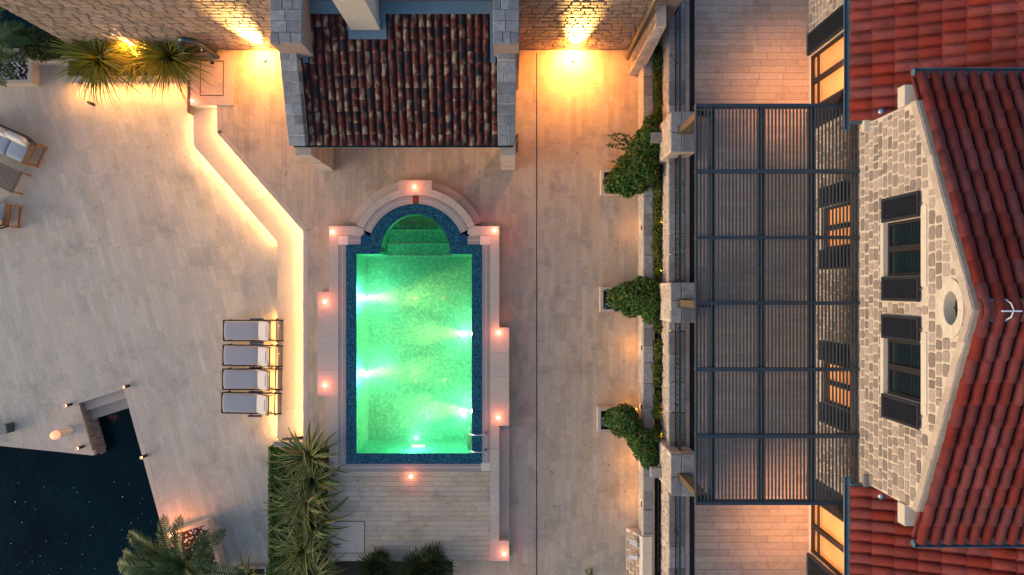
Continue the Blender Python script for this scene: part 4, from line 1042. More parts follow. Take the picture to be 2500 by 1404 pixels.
# pantiles
def pantile(w,L_,hh=.115,n=7):
    prof=[]
    for k in range(n+1):
        a=math.pi*k/n; prof.append((-w*.5+w*.39*(1-math.cos(a)), hh*math.sin(a)**.9 if 0<k<n else 0))
    prof+= [(w*.36,-.045),(w*.5,-.03)]
    N=len(prof); vs=[]
    for y,dz in ((0,.058),(L_,.018)):
        for x,z in prof: vs.append((x,y,z+dz))
    for x,z in prof: vs.append((x,0,z+.02))
    fs=[(k,k+1,N+k+1,N+k) for k in range(N-1)]+[(2*N+k,2*N+k+1,k+1,k) for k in range(N-1)]
    return vs,fs
def tile_roof(name,parent,o,ex,up,w,L_,ncol,nrow,thick=.14,skip=None,material=None,label=None):
    ex=Vector(ex); up=Vector(up).normalized(); nr_=ex.cross(up)
    if nr_.z<0: nr_=-nr_
    o=Vector(o); A=[o,o+ex*w*ncol,o+ex*w*ncol+up*L_*nrow,o+up*L_*nrow]
    lo=[v-nr_*thick for v in A]; hi=[v-nr_*.07 for v in A]
    rf=ob(name,G().add(lo+hi,[(3,2,1,0),(4,5,6,7),(0,1,5,4),(1,2,6,5),(2,3,7,6),(3,0,4,7)]),M['terra'],parent,label=label)
    vs,fs=pantile(w,L_*1.1)
    if ex.cross(up).z<0: vs=[(-x,y,z) for x,y,z in vs]
    exm = ex if ex.cross(up).z>0 else -ex
    me=G().add(vs if ex.cross(up).z>0 else [(x,y,z) for x,y,z in vs],fs).mesh('roof_tile',M['terra'],False)
    me.polygons.foreach_set('use_smooth',[i<9 for i in range(len(me.polygons))])
    for i in range(ncol):
        for j in range(nrow):
            if skip and skip(i,j): continue
            p=o+ex*w*(i+.5)+up*(L_*j+rnd.uniform(-.008,.008))
            m=frameM(p,exm,up,nr_) @ Matrix.Rotation(rnd.uniform(-.012,.012),4,'Z') @ Matrix.Rotation(rnd.uniform(-.012,.012),4,'Y')
            inst('roof_tile',me,m,rf)
    return rf
XG=XH+.07
upn=Vector((0,RY-5.0,ZR-ZE)); ups=Vector((0,RY+5.95,ZR-ZE))
rn=tile_roof('gable_roof_slope',hs,(XG,5.0,ZE),(1,0,0),upn,.30,upn.length/11,13,11,label='shaded red tile slope above the upper gutter')
rs_=tile_roof('gable_roof_slope',hs,(XG,-5.95,ZE),(1,0,0),ups,.30,ups.length/11,13,11,label='brighter red tile slope above the lower gutter')
# ridge caps
for k in range(10):
    x=XG-.02+k*.42; vs=[];fs=[]; n_=8
    for xx,rr in ((x,.235),(x+.10,.23),(x+.10,.20),(x+.46,.18)):
        for q in range(n_+1):
            a=math.pi*q/n_; vs.append((xx,RY-rr*math.cos(a),ZR-.04+rr*.62*math.sin(a)))
    N=n_+1
    for a_ in range(3):
        for q in range(n_): fs.append((a_*N+q,a_*N+q+1,(a_+1)*N+q+1,(a_+1)*N+q))
    ob('ridge_cap',G().add(vs,fs),M['ridge'],hs,smooth=True)
for yy in (RY+.2,RY-.2): ob('ridge_flashing',G().box(XG+.1,13.2,yy-.03,yy+.03,ZR-.045,ZR-.0),M['zinc'],hs)
# small white aerial bracket on the ridge
br=thing('ridge_bracket',(10.05,RY,ZR+.1),'small white metal bracket clamped on the roof ridge','bracket')
ob('strap',G().tube([(10.02,RY+.22,ZR-.0),(10.06,RY+.14,ZR+.11),(10.1,RY,ZR+.135),(10.06,RY-.14,ZR+.11),(10.0,RY-.22,ZR)],.014,6),M['whiteplastic'],br); ob('rod',G().box(9.85,10.25,RY-.03,RY-.0,ZR+.13,ZR+.16),M['whiteplastic'],br)
# main gutters
for ye,sd in ((5.08,1),(-6.03,-1)):
    gu=gutter('gutter',(XG-.03,ye,ZE+.02),(13.3,ye,ZE+.02),.085,M['zinc'],hs,(0,1,0)); ob('gutter_lip',G().tube([(XG-.03,ye+sd*.085,ZE+.02),(13.3,ye+sd*.085,ZE+.02)],.013,6),M['zinc'],gu)
    ob('gutter_cap',G().lathe((0,0,0),[(.085,0),(.08,.015),(.05,.025)],14).xf(Matrix.Translation((XG-.03,ye,ZE-.01))@Matrix.Rotation(-math.pi/2,4,'Y')),M['zinc'],gu)
# wing roofs
XE=8.96; ZEW=5.55; upw=Vector((4.4,0,1.72)); wl=.525
nrw=int(upw.length/wl)+1
for s_,ya,lab in ((1,YN,'red tile wing roof above the gable'),(-1,YS,'red tile wing roof below the gable')):
    # columns run along y away from the gable
    rf=tile_roof('wing_roof',hs,(XE,ya+s_*.05,ZEW),(0,s_,0),upw,.295,wl,20 if s_>0 else 18,nrw,skip=None,label=lab)
    gu=gutter('gutter',(XE-.06,ya-s_*.16,ZEW+.02),(XE-.06,ya+s_*6,ZEW+.02),.085,M['zinc'],hs,(1,0,0)); ob('gutter_lip',G().tube([(XE-.145,ya-s_*.16,ZEW+.02),(XE-.145,ya+s_*6,ZEW+.02)],.013,6),M['zinc'],gu)
    ob('verge_flashing',G().box(XE+.02,XE+.62,ya+s_*.0,ya+s_*.06,ZEW-.08,ZEW+.1),M['zinc'],hs)
    z0=ZEW+.12; g=G(); a=Vector((XH+.02,ya-s_*.02,ZEW+.30)); 
    g.bar(a,a+upw.normalized()*2.2,.10,.06,up=(0,s_,.2)); ob('flashing',g,M['zinc'],hs)
    tag_=P
    v=thing('roof_vent',(XH+.22,ya+s_*.22,ZEW+.25),'small blue metal vent stub on the '+('upper' if s_>0 else 'lower')+' wing roof beside the gable','vent','vents on the wing roofs')
    ob('pipe',G().tube([(XH+.22,ya+s_*.16,ZEW+.22),(XH+.16,ya+s_*.24,ZEW+.42)],.075,12),mat('vent_metal',(.3,.42,.55),(.25,.36,.5),5,.3,metal=.6),v,smooth=True)

# ------------------------------------------------------------------ wall lamps
def wall_uplight(x,zf,label,up=8000,dn=1300,off=.36):
    y=YW-off; t=thing('ground_uplight',(x,y,zf),label,'uplight','ground uplights under the sandstone wall')
    ob('body',G().lathe((x,y,zf),[(.06,0),(.06,.10)],14),M['blackmetal'],t); ob('lens',G().lathe((x,y,zf+.101),[(.05,0),(.045,.012)],14),M['lamphot'],t)
    light('up_beam','SPOT',(x,y,zf+.13),up*1.15,(1,.56,.15),t,.04,target=(x,YW,zf+1.35),spot=36,blend=1.0)
    light('up_wash','SPOT',(x,y,zf+.13),up*.015,(1,.50,.12),t,.04,target=(x,YW,zf+1.0),spot=120,blend=1)
    light('spill','SPOT',(x,y+.12,zf+.55),dn*.2,(1,.46,.09),t,.05,target=(x,y-.35,zf-.6),spot=150,blend=.6)
    light('flood','SPOT',(x,y+.2,zf+1.5),dn*.27,(1,.34,.06),t,.08,target=(x,y-1.6,zf-.6),spot=150,blend=.5)
wall_uplight(2.14,.0,'lit uplight below the sandstone wall right of the pavilion')
wall_uplight(-8.6,.0,'lit uplight between the pavilion and the flax plants',8000,800)
wall_uplight(-12.9,-.2,'lit uplight behind the flax plants',9000,420)
# low recessed lamps in the planter wall
for i,(py,e) in enumerate(((560,5),(845,8),(985,6),(1120,8),(1215,7))):
    y=P(1250,py,0).y; t=thing('step_lamp',(XA,y,.42),['recessed lamp low in the trough wall between the first two ivy bushes','recessed lamp low in the trough wall just below the middle ivy bush','recessed lamp low in the trough wall just above the lowest ivy bush','recessed lamp low in the trough wall just below the lowest ivy bush','recessed lamp low in the trough wall nearest the buttress'][i],'lamp','lamps recessed in the trough wall')
    ob('housing',G().box(XA-.05,XA-.022,y-.08,y+.08,.63,.70),M['blackmetal'],t)
    light('glow','SPOT',(XA-.07,y,.64),e*2.0,(1,.42,.10),t,.05,target=(XA-.9,y,-.2),spot=170,blend=.5)
for y in (2.2,.6,-4.2,-5.0): light('trough_glow','POINT',(4.99,y,.72),1.6,(1,.62,.05),pw,.03)

# ------------------------------------------------------------------ planters and foliage helpers
def leafcloud(spheres, n, size, seed, flat=.0, zmin=None):
    r=random.Random(seed); g=G(); tot=[s[3]**2 for s in spheres]; S=sum(tot); k=0; tries=0
    while k<n and tries<n*6:
        tries+=1
        t=r.random()*S; i=0
        while t>tot[i]: t-=tot[i]; i+=1
        x,y,z,R_=spheres[i]; d=Vector((r.gauss(0,1),r.gauss(0,1),r.gauss(0,1)+.35)).normalized()
        p=Vector((x,y,z))+d*R_*(1+r.uniform(-.16,.13))
        if zmin is not None and p.z<zmin: continue
        if any((p-Vector(q[:3])).length<q[3]*.8 for j,q in enumerate(spheres) if j!=i): continue
        nrm=(d+Vector((r.uniform(-.8,.8),r.uniform(-.8,.8),r.uniform(-.4,.8)))).normalized()
        t1=nrm.cross(Vector((r.uniform(-1,1),r.uniform(-1,1),r.uniform(-1,1)))).normalized(); t2=nrm.cross(t1)
        s=size*r.uniform(.6,1.3)
        g.add([p-t1*s*.5,p+t2*s*.36+nrm*s*.1,p+t1*s*.62,p-t2*s*.36+nrm*s*.1],[(0,1,2,3)]); k+=1
    return g
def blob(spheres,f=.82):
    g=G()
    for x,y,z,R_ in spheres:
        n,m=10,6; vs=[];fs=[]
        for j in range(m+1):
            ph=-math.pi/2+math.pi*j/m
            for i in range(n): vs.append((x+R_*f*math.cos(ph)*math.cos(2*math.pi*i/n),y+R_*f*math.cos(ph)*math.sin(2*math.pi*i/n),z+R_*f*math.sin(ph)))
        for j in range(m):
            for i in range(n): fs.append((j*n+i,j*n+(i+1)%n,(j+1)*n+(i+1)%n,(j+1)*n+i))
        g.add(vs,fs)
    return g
def pebbles(n, x0,x1,y0,y1,z,seed,r0=.02,r1=.045):
    r=random.Random(seed); g=G()
    for k in range(n):
        c=Vector((r.uniform(x0,x1),r.uniform(y0,y1),z+r.uniform(0,.02))); a=r.uniform(r0,r1); q=r.random()*6
        vs=[]
        for j,(rr,zz) in enumerate(((1,0),(.75,.55))):
            for i in range(6): vs.append((c.x+a*rr*math.cos(q+i*math.pi/3)*1.2,c.y+a*rr*math.sin(q+i*math.pi/3),c.z+a*zz))
        g.add(vs,[(i,(i+1)%6,6+(i+1)%6,6+i) for i in range(6)]+[(6,7,8,9,10,11)])
    return g
def planter(name,poly,z0,z1,label,th=.11,peb=0,seed=1,group=None):
    poly=ccw(poly); cx=sum(p[0] for p in poly)/len(poly); cy=sum(p[1] for p in poly)/len(poly)
    t=thing(name,(cx,cy,z0),label,'planter',group); n=len(poly)
    inner=[]
    for i in range(n):
        p=Vector(poly[i]); a=(p-Vector(poly[i-1])).normalized(); b=(Vector(poly[(i+1)%n])-p).normalized()
        na=Vector((-a.y,a.x)); nb=Vector((-b.y,b.x)); m=(na+nb); inner.append(tuple(p+m*th/max(.3,(1+na.dot(nb)))))
    for i in range(n):
        ob('side',G().prism([poly[i],poly[(i+1)%n],inner[(i+1)%n],inner[i]],z0,z1),M['coping'],t)
    ob('soil',G().prism(inner,z0,z1-.09),M['soil'],t)
    if peb:
        xs=[p[0] for p in inner]; ys_=[p[1] for p in inner]; ob('pebbles',pebbles(peb,min(xs)+.04,max(xs)-.04,min(ys_)+.04,max(ys_)-.04,z1-.09,seed),M['pebble'],t,kind='stuff')
    return t
# ivy bushes climbing from ground planters to the trough
def ivy(px0,py0,py1,sph,label,plab,seed,n=4200):
    planter('ivy_planter',R4(px0,py0,1556,py1,.42),0,.42,plab,.10,peb=60,seed=seed,group='small ivy planters against the trough wall')
    S=[]
    for (px,py,z,r_) in sph: c=P(px,py,z); S.append((c.x,c.y,c.z,r_))
    rr=random.Random(seed); base=list(S)
    for q in range(16):
        x,y,z,r_=base[rr.randrange(len(base))]; d=Vector((rr.gauss(0,1),rr.gauss(0,1),abs(rr.gauss(0,.6)))).normalized()*r_*rr.uniform(.85,1.1); S.append((x+d.x,y+d.y,z+d.z,rr.uniform(.07,.16)))
    t=thing('ivy_bush',(S[0][0],S[0][1],.35),label,'ivy','ivy bushes climbing the trough wall')
    ob('foliage',leafcloud(S,n,.105,seed),M['ivy'],t,kind='stuff'); ob('shade_core',blob(base),M['core'],t,kind='stuff')  # dark core added behind the leaves as painted inner shade
    B=base[len(base)//2]; ob('stem',G().tube([(S[0][0],S[0][1],.33),B[:3],base[-1][:3]],.035,6),M['stem'],t)
    return t,S
t1,S1=ivy(1468,413,475,[(1500,447,.65,.34),(1522,432,.8,.42),(1545,408,1.0,.50),(1530,455,.7,.36),(1565,395,1.15,.50),(1570,355,1.25,.40),(1585,335,1.4,.38),(1592,370,1.3,.30),(1585,420,1.2,.32),(1560,445,.9,.35),(1590,300,1.2,.25)],'largest ivy bush, trailing wispy tendrils, nearest the sandstone wall','stone planter of the ivy bush nearest the sandstone wall',71,5200)
t2,S2=ivy(1466,701,762,[(1512,728,.75,.38),(1535,722,.95,.44),(1560,728,1.15,.50),(1585,735,1.3,.42),(1590,765,1.3,.33),(1540,748,.9,.34),(1585,705,1.3,.30),(1562,700,1.1,.28)],'rounded ivy bush in the middle with white pebbles showing in its planter','stone planter with white pebbles under the middle ivy bush',72,4600)
t3,S3=ivy(1460,996,1056,[(1500,1022,.65,.34),(1525,1020,.85,.42),(1540,1042,.95,.38),(1515,1042,.75,.32),(1560,1075,1.15,.38),(1575,1100,1.3,.36),(1585,1125,1.35,.26),(1580,1070,1.2,.3)],'ivy bush sprawling diagonally, farthest from the sandstone wall','stone planter of the ivy bush nearest the buttress',73,4200)
# tendrils of the first bush
for i in range(9):
    r=random.Random(200+i); a=P(1555+r.uniform(-15,15),365+r.uniform(-25,40),1.2)
    dx=-(.35+.75*r.random()); dy=.25+.9*r.random()-.4*(i%3==0)
    pts=[a,a+Vector((dx*.35,dy*.45,.18)),a+Vector((dx*.75,dy*.8,.05)),a+Vector((dx*1.05,dy*(1.05 if i%2 else .7),-.25))]
    fine=[]
    for k in range(13):
        u=k/12; q=[(1-u)**3,3*u*(1-u)**2,3*u*u*(1-u),u**3]; fine.append(sum((p*w for p,w in zip(pts,q)),Vector()))
    ob('tendril',G().tube(fine,.006,4),M['stem'],t1)
    g=G()
    for p in fine[1:10+i%3]:
        for _ in range(2):
            q=p+Vector((r.uniform(-.04,.04),r.uniform(-.04,.04),r.uniform(-.02,.03))); s=r.uniform(.03,.06); an=r.random()*6
            u_=Vector((math.cos(an),math.sin(an),.2))*s; v_=Vector((-math.sin(an),math.cos(an),.1))*s*.6; g.add([q-u_,q+v_,q+u_,q-v_],[(0,1,2,3)])
    ob('tendril_leaves',g,M['ivy'],t1,kind='stuff')
# ivy creeping along the trough
it=thing('trough_ivy',(4.9,0,.6),'long narrow band of ivy growing in the trough under the terrace','ivy')
S=[]; r=random.Random(9); y=P(1250,1150,.8).y
while y<7.95:
    py=702-y*72
    if -4.8<y<-.9 and r.random()<.35: y+=.18; continue
    S.append((4.91+r.uniform(-.05,.06),y,.74+r.uniform(0,.10),.13+.08*r.random())); y+=.16
ob('foliage',leafcloud(S,9500,.075,91),M['ivy2'],it,kind='stuff')

# hedge
hd=thing('clipped_hedge',P(680,1250,Z_LOW),'clipped green box hedge along the terrace beside the variegated flax','hedge')
a=P2(655,1094,.0); b=P2(735,1470,.0)
r=random.Random(15); g=G()
hx0,hx1,hy1,hy0=a[0],b[0],a[1],b[1]; hz0,hz1=Z_LOW,.0
ob('shade_core',G().box(hx0+.06,hx1,hy0,hy1-.06,hz0,hz1-.06),M['core'],hd)
for k in range(15000):
    f=r.random()
    if f<.55: p=Vector((r.uniform(hx0,hx1),r.uniform(hy0,hy1),hz1+r.uniform(-.06,.03))); nr_=Vector((0,0,1))
    elif f<.85: p=Vector((hx0+r.uniform(-.03,.05),r.uniform(hy0,hy1),r.uniform(hz0,hz1))); nr_=Vector((-1,0,.2))
    else: p=Vector((r.uniform(hx0,hx1),hy1+r.uniform(-.05,.03),r.uniform(hz0,hz1))); nr_=Vector((0,1,.2))
    nr_=(nr_+Vector((r.uniform(-.8,.8),r.uniform(-.8,.8),r.uniform(-.6,.6)))).normalized(); t1_=nr_.cross(Vector((r.random(),r.random(),-r.random()))).normalized(); t2_=nr_.cross(t1_); s=r.uniform(.035,.065)
    g.add([p-t1_*s*.5,p+t2_*s*.4,p+t1_*s*.6,p-t2_*s*.4],[(0,1,2,3)])
ob('foliage',g,M['hedge'],hd,kind='stuff')
tag(ob('hedge_bed_wall',G().prism(R4(668,1079,742,1092,.0),Z_LOW-.1,.0),M['greystone']),'short grey stone wall end between the lit step and the hedge','wall')

# strap leaves
def strap(L_,w,droop,lift,seed,seg=9):
    r=random.Random(seed); vs=[];fs=[];ed=[]
    ang=lift; p=Vector((0,0,0)); tw=r.uniform(-.5,.5)
    for i in range(seg+1):
        t=i/seg; ww=w*(min(1,.55+t*3) if t<.15 else 1)*(1-max(0,t-.35)/.65)**.75
        if i==seg: ww=.002
        sd=Vector((0,math.cos(tw*t),math.sin(tw*t)))
        for k,c in enumerate((-1,-.5,0,.5,1)):
            vs.append(p+sd*ww*.5*c+Vector((0,0,abs(c)*ww*.22))); ed.append(abs(c))
        p=p+Vector((math.cos(ang),0,math.sin(ang)))*(L_/seg); ang-=droop/seg*(.4+1.4*t)
    for i in range(seg):
        for k in range(4): fs.append((i*5+k,i*5+k+1,(i+1)*5+k+1,(i+1)*5+k))
    return vs,fs,ed
def strap_mesh(name,m,*a):
    vs,fs,ed=strap(*a); me=G().add(vs,fs).mesh(name,m,True)
    at=me.attributes.new('edge','FLOAT','POINT'); at.data.foreach_set('value',ed); return me
VF=[strap_mesh('leaf',M['flax'],1.3,.105,d,l,i) for i,(d,l) in enumerate(((1.6,1.0),(1.9,.8),(1.3,.7),(2.2,1.15),(1.0,.55),(1.7,1.25)))]
GF=[strap_mesh('leaf',M['flaxg'],1.6,.055,d,l,i+20) for i,(d,l) in enumerate(((1.5,.9),(1.9,.7),(1.2,.6),(2.1,1.05),(1.0,.45),(1.6,1.2)))]
def flax(px,py,z,n,meshes,label,group,seed,scale=1.0,a0=0,a1=360,lean=None):
    r=random.Random(seed); c=P(px,py,z); t=thing('flax_plant',c,label,'flax plant',group)
    for k in range(n):
        a=R(a0+(a1-a0)*((k*.618)%1)+r.uniform(-8,8)); s=scale*r.uniform(.65,1.12)
        rr=.10*r.random(); loc=c+Vector((math.cos(a)*rr,math.sin(a)*rr,r.uniform(0,.12)))
        pit=r.uniform(-.35,.25)
        m=Matrix.Translation(loc)@Matrix.Rotation(a,4,'Z')@Matrix.Rotation(pit,4,'Y')@Matrix.Diagonal((s,s*r.uniform(.8,1.15),s,1))
        inst('leaf',meshes[r.randrange(len(meshes))],m,t)
    ob('crown',G().lathe(c,[(.05,-.25),(.13,-.1),(.12,.08),(.04,.18)],10),M['core'],t)
    return t
bedz=.0
for i,(px,py,lab) in enumerate(((757,1108,'variegated flax plant at the head of the row, next to the lit step'),(762,1168,'second variegated flax plant from the lit step'),(745,1222,'third variegated flax plant from the lit step'),(768,1275,'variegated flax plant level with the platform hatch'),(745,1330,'variegated flax plant second from the picture edge'),(762,1392,'variegated flax plant cut by the picture edge'))):
    flax(px+6,py,.12,62,VF,lab,'variegated flax plants in a row beside the hedge',300+i,1.16)
tag(ob('flax_bed',G().prism(R4(736,1093,803,1470,.0),-.5,-.0+.004),M['soil']),kind='structure',label='dark planting bed under the flax')
# planter under the wall with lit flax
lp=planter('lit_planter',PL([(158,138),(465,138),(465,196),(158,196)],-.2),Z_LOW-.01,-.2,'long planter by the sandstone wall with light glowing from its rim',.12)
ob('rim',G().prism(PL([(158,186),(465,186),(465,203),(158,203)],-.19),-.198,-.15),M['coping'],lp)
led([(465,196),(158,196)],-.2,'led_strip',M['ledp'],lp,inset=.035,h=.03)
g_=flax(258,152,.25,270,GF,'olive green flax plant farther from the plinth, lit from behind','green flax plants under the sandstone wall',401,1.05)
flax(428,148,.25,260,GF,'olive green flax plant beside the curved shower','green flax plants under the sandstone wall',402,1.05)
flax(345,160,.15,130,GF,'olive green flax plant squeezed between two larger ones','green flax plants under the sandstone wall',403,.8)

# curved outdoor shower
shw=thing('outdoor_shower',(-10.2,8.05,0),'arched dark metal outdoor shower standing behind the flax','shower')
pts=[]; 
for k in range(17):
    u=k/16; a=P(525,135,0) if k==0 else None
    X=-10.25-.10*u-1.05*max(0,u-.35)**1.2*1.3; Zz=1.75*math.sin(min(1,u*1.55)*math.pi/2) if u<.645 else 1.75-1.0*((u-.645)/.355)**1.6
    pts.append(Vector((X,8.02,Zz)))
g=G()
for a,b in zip(pts[:-1],pts[1:]): g.bar(a,b,.16,.05,up=(1,0,.3))
ob('post',G().tube(pts,[.085]*17,10),M['darkzinc'],shw,smooth=True)
ob('shower_head',G().lathe(pts[-1]-Vector((0,0,.04)),[(.1,0),(.1,.03),(.05,.06)],14),M['chrome'],shw); ob('tap',G().tube([pts[5]-Vector((0,.08,0)),pts[5]-Vector((0,.2,0))],.025,8),M['chrome'],shw)
ob('foot_plate',G().box(-10.6,-10.1,7.85,8.2,.0,.03),M['darkzinc'],shw)

# palms
def frond(L_,seed,lift=.9,droop=1.9,npair=26,lw=.25):
    r=random.Random(seed); g=G(); pts=[]; p=Vector((0,0,0)); ang=lift; N=16
    dirs=[]
    for i in range(N+1):
        pts.append(p.copy()); dirs.append(ang); p=p+Vector((math.cos(ang),0,math.sin(ang)))*(L_/N); ang-=droop/N
    g.tube(pts,[.018*(1-.85*i/N) for i in range(N+1)],5)
    for i in range(npair):
        t=.10+.90*i/npair; f=t*N; k=min(N-1,int(f)); q=pts[k].lerp(pts[k+1],f-k); ang=dirs[k]
        d=Vector((math.cos(ang),0,math.sin(ang))); up=Vector((-math.sin(ang),0,math.cos(ang)))
        ll=lw*math.sin(math.pi*min(1,.22+.8*t*.98))**.6*r.uniform(.85,1.1)*(1 if t<.9 else .6)
        for s in (-1,1):
            o=(d*.62+Vector((0,s,0))*.85+up*r.uniform(.1,.35)).normalized(); w=d*.013
            m=q+o*ll*.55; e=q+o*ll-up*ll*.16
            g.add([q-w,q+w,m+w*1.1,m-w*1.1,e],[(0,1,2,3),(3,2,4)])
    return g
FR=[frond(1.0,i,lift=l,droop=d).mesh('frond',M['palm']) for i,(l,d) in enumerate(((.75,1.3),(.95,1.9),(.55,1.1),(1.2,2.2)))]
def palm(c,label,group,dirs,trunk_z,seed):
    r=random.Random(seed); t=thing('palm_tree',(c.x,c.y,trunk_z),label,'palm',group)
    ob('trunk',G().tube([(c.x,c.y,trunk_z),(c.x+.02,c.y,(trunk_z+c.z)/2),(c.x,c.y,c.z)],[.17,.15,.12],10),M['bark'],t)
    ob('crown_heart',G().lathe(c-Vector((0,0,.15)),[(.1,0),(.16,.12),(.1,.25),(.03,.35)],10),M['bark'],t)
    for (deg,L_,k) in dirs:
        m=Matrix.Translation(c+Vector((0,0,r.uniform(-.05,.1))))@Matrix.Rotation(R(deg),4,'Z')@Matrix.Rotation(r.uniform(-.12,.12),4,'X')@Matrix.Diagonal((L_*.90,L_*.90*r.uniform(.8,1),L_*.90*r.uniform(.9,1.1),1))
        inst('frond',FR[k],m,t)
pc=P(452,1376,.35)
palm(pc,'palm with spreading feathery fronds and a glowing light at the quay corner','palms in white pebble planters',
     [(108,2.3,0),(88,2.2,0),(148,2.6,2),(163,2.5,0),(176,2.6,0),(190,2.4,2),(205,2.3,0),(222,2.2,1),(240,2.0,0),(262,1.9,1),(285,1.9,0),(310,1.9,1),(335,2.0,0),(352,2.5,2),(40,2.2,2),(55,1.9,0),(20,1.5,1),(130,1.6,3),(250,1.5,3),(325,1.5,3),(172,1.5,3)],Z_LOW,81)
planter('palm_planter',PL([(405,1302),(505,1272),(545,1395),(440,1440)],-.2),Z_LOW-.01,-.2,'pale stone planter with white pebbles under the quay palm',.12,peb=260,seed=5)
li=thing('garden_spot',P(420,1305,-.1),'glowing orange garden spotlight among the palm fronds','spotlight'); c=P(420,1305,-.1)
ob('body',G().lathe(c,[(.045,-.12),(.05,.0)],10),M['blackmetal'],li); ob('lens',G().lathe(c,[(.05,.002),(.06,.05),(.04,.08)],12),M['orange_lit'],li)
light('spot_glow','POINT',c+Vector((0,0,.2)),34,(1,.28,.10),li,.05)
pc2=P(-28,118,.5)
palm(pc2,'palm at the picture corner beside the dark shrub','palms in white pebble planters',[(60,2.0,0),(75,1.9,1),(25,2.0,0),(8,2.1,1),(-20,2.0,0),(-45,1.9,0),(-62,2.0,1),(100,1.9,0),(140,1.8,0),(180,1.8,0),(220,1.8,1),(265,1.8,0),(-8,1.4,3),(40,1.3,3)],Z_LOW,82)
planter('palm_planter',PL([(-110,118),(77,118),(77,203),(-110,203)],-.25),Z_LOW-.01,-.25,'pale stone planter with white pebbles at the picture corner',.12,peb=300,seed=6)
planter('shrub_planter',PL([(60,70),(155,70),(155,150),(60,150)],-.2),Z_LOW-.01,-.2,'stone planter of the dark shrub at the wall end',.10)
sh=thing('dark_shrub',P(110,110,-.2),'dark olive shrub at the end of the sandstone wall','shrub')
S=[]
for (px,py,z,r_) in ((95,118,.1,.42),(120,105,.2,.40),(75,100,.25,.38),(100,90,.35,.36),(135,118,.0,.28),(70,122,0,.25)): c=P(px,py,z); S.append((c.x,c.y,c.z,r_))
ob('foliage',leafcloud(S,3600,.085,95),M['shrub'],sh,kind='stuff'); ob('shade_core',blob(S),M['core'],sh,kind='stuff')
tag(ob('planter_ledge',G().prism(PL([(-300,40),(165,40),(165,140),(-300,140)],Z_LOW-.02) if False else PL([(100,132),(165,132),(165,141),(100,141)],Z_LOW),-3,Z_LOW-.02),M['joint']),kind='structure',label='narrow ledge under the planters')
# fan palms
def fan_palm(c,R_,label,seed,n=58):
    r=random.Random(seed); t=thing('fan_palm',(c.x,c.y,0),label,'fan palm','dark fan palms below the platform')
    ob('trunk',G().tube([(c.x,c.y,0),(c.x,c.y,c.z)],[.1,.07],8),M['bark'],t)
    for k in range(n):
        th=2*math.pi*((k*.618)%1); el=r.uniform(.0,1.35); d=Vector((math.cos(th)*math.cos(el),math.sin(th)*math.cos(el),math.sin(el)*.8))
        o=c+d*R_*r.uniform(.35,.6); g=G(); s=d.cross(Vector((0,0,1))); s=s.normalized() if s.length>.1 else Vector((1,0,0)); u=s.cross(d)
        g.tube([c,o],.008,4)
        for j in range(13):
            a=(j-6)/6*1.35; dd=(d*math.cos(a)+s*math.sin(a)+u*r.uniform(-.1,.15)).normalized(); l=R_*.68*r.uniform(.8,1.05)*(1-.25*abs(a)/1.35); w=dd.cross(u).normalized()*.016
            g.add([o,o+dd*l*.5+w,o+dd*l-Vector((0,0,.04)),o+dd*l*.5-w],[(0,1,2,3)])
        ob('leaf',g,M['fan'],t)
fan_palm(P(922,1388,.42),.82,'dark fan palm nearer the hatch and flax',501)
fan_palm(P(1040,1391,.42),1.04,'larger dark fan palm below the middle of the platform',502,74)
tag(ob('palm_bed',G().prism(R4(803,1371,1105,1470,0),-.3,.005),M['soil']),kind='structure',label='dark planting bed below the platform')
# spiky grass tuft by the hedge and a weed
tf=flax(612,1400,Z_LOW+.1,14,VF,'sparse spiky tuft between the palm and the hedge',None,410,.75,20,160)
planter('tuft_planter',R4(575,1385,650,1450,Z_LOW+.1),Z_LOW-.01,Z_LOW+.1,'dark planter of the spiky tuft at the picture edge',.06)
wd=thing('deck_weed',P(1437,1392,0),'little green weed on the deck near the buttress','weed'); c=P(1437,1392,0)
ob('foliage',leafcloud([(c.x,c.y,.06,.12),(c.x+.1,c.y-.1,.05,.1)],60,.07,77),M['ivy'],wd,kind='stuff')

# ------------------------------------------------------------------ bollards, globe lamp, bench
for px,py,lab in ((230,256,'short dark bollard in front of the lit flax planter'),(314,942,'short lit bollard at the inner corner of the quay steps'),(174,987,'short lit bollard left of the quay steps'),(203,1090,'short lit bollard on the quay point'),(357,1112,'short lit bollard on the long quay edge')):
    c=P(px,py,Z_LOW); t=thing('bollard_light',c,lab,'bollard','short bollard lights on the lower terrace')
    ob('post',G().lathe(c,[(.055,0),(.055,.30)],12),M['blackmetal'],t); ob('lens',G().lathe(c+Vector((0,0,.301)),[(.042,0),(.042,.05)],12),M['bulb'] if px!=230 else M['bronze'],t); ob('cap',G().lathe(c+Vector((0,0,.352)),[(.035,0),(.03,.012)],12),M['blackmetal'],t)
    if px!=230: light('bollard_glow','POINT',c+Vector((-.07,-.05,.33)),.35,(1,.45,.25),t,.03)
c=P(167,1052,Z_LOW); t=thing('globe_lamp',c,'glowing round lamp on a stubby stone post near the quay point','lamp')
ob('post',G().lathe(c,[(.17,0),(.16,.05),(.14,.08),(.14,.52),(.17,.56)],18),M['plaster'],t,smooth=False)
ob('globe',G().lathe(c+Vector((0,0,.56)),[(.06,0),(.12,.04),(.155,.12),(.14,.20),(.08,.26),(.01,.28)],18),M['globe'],t,smooth=True)
light('globe_glow','POINT',c+Vector((0,0,1.1)),2.5,(1,.35,.18),t,.1)
c=P(36,1042,Z_LOW); t=thing('metal_bench',c,'grey metal bench end cut by the picture edge','bench')
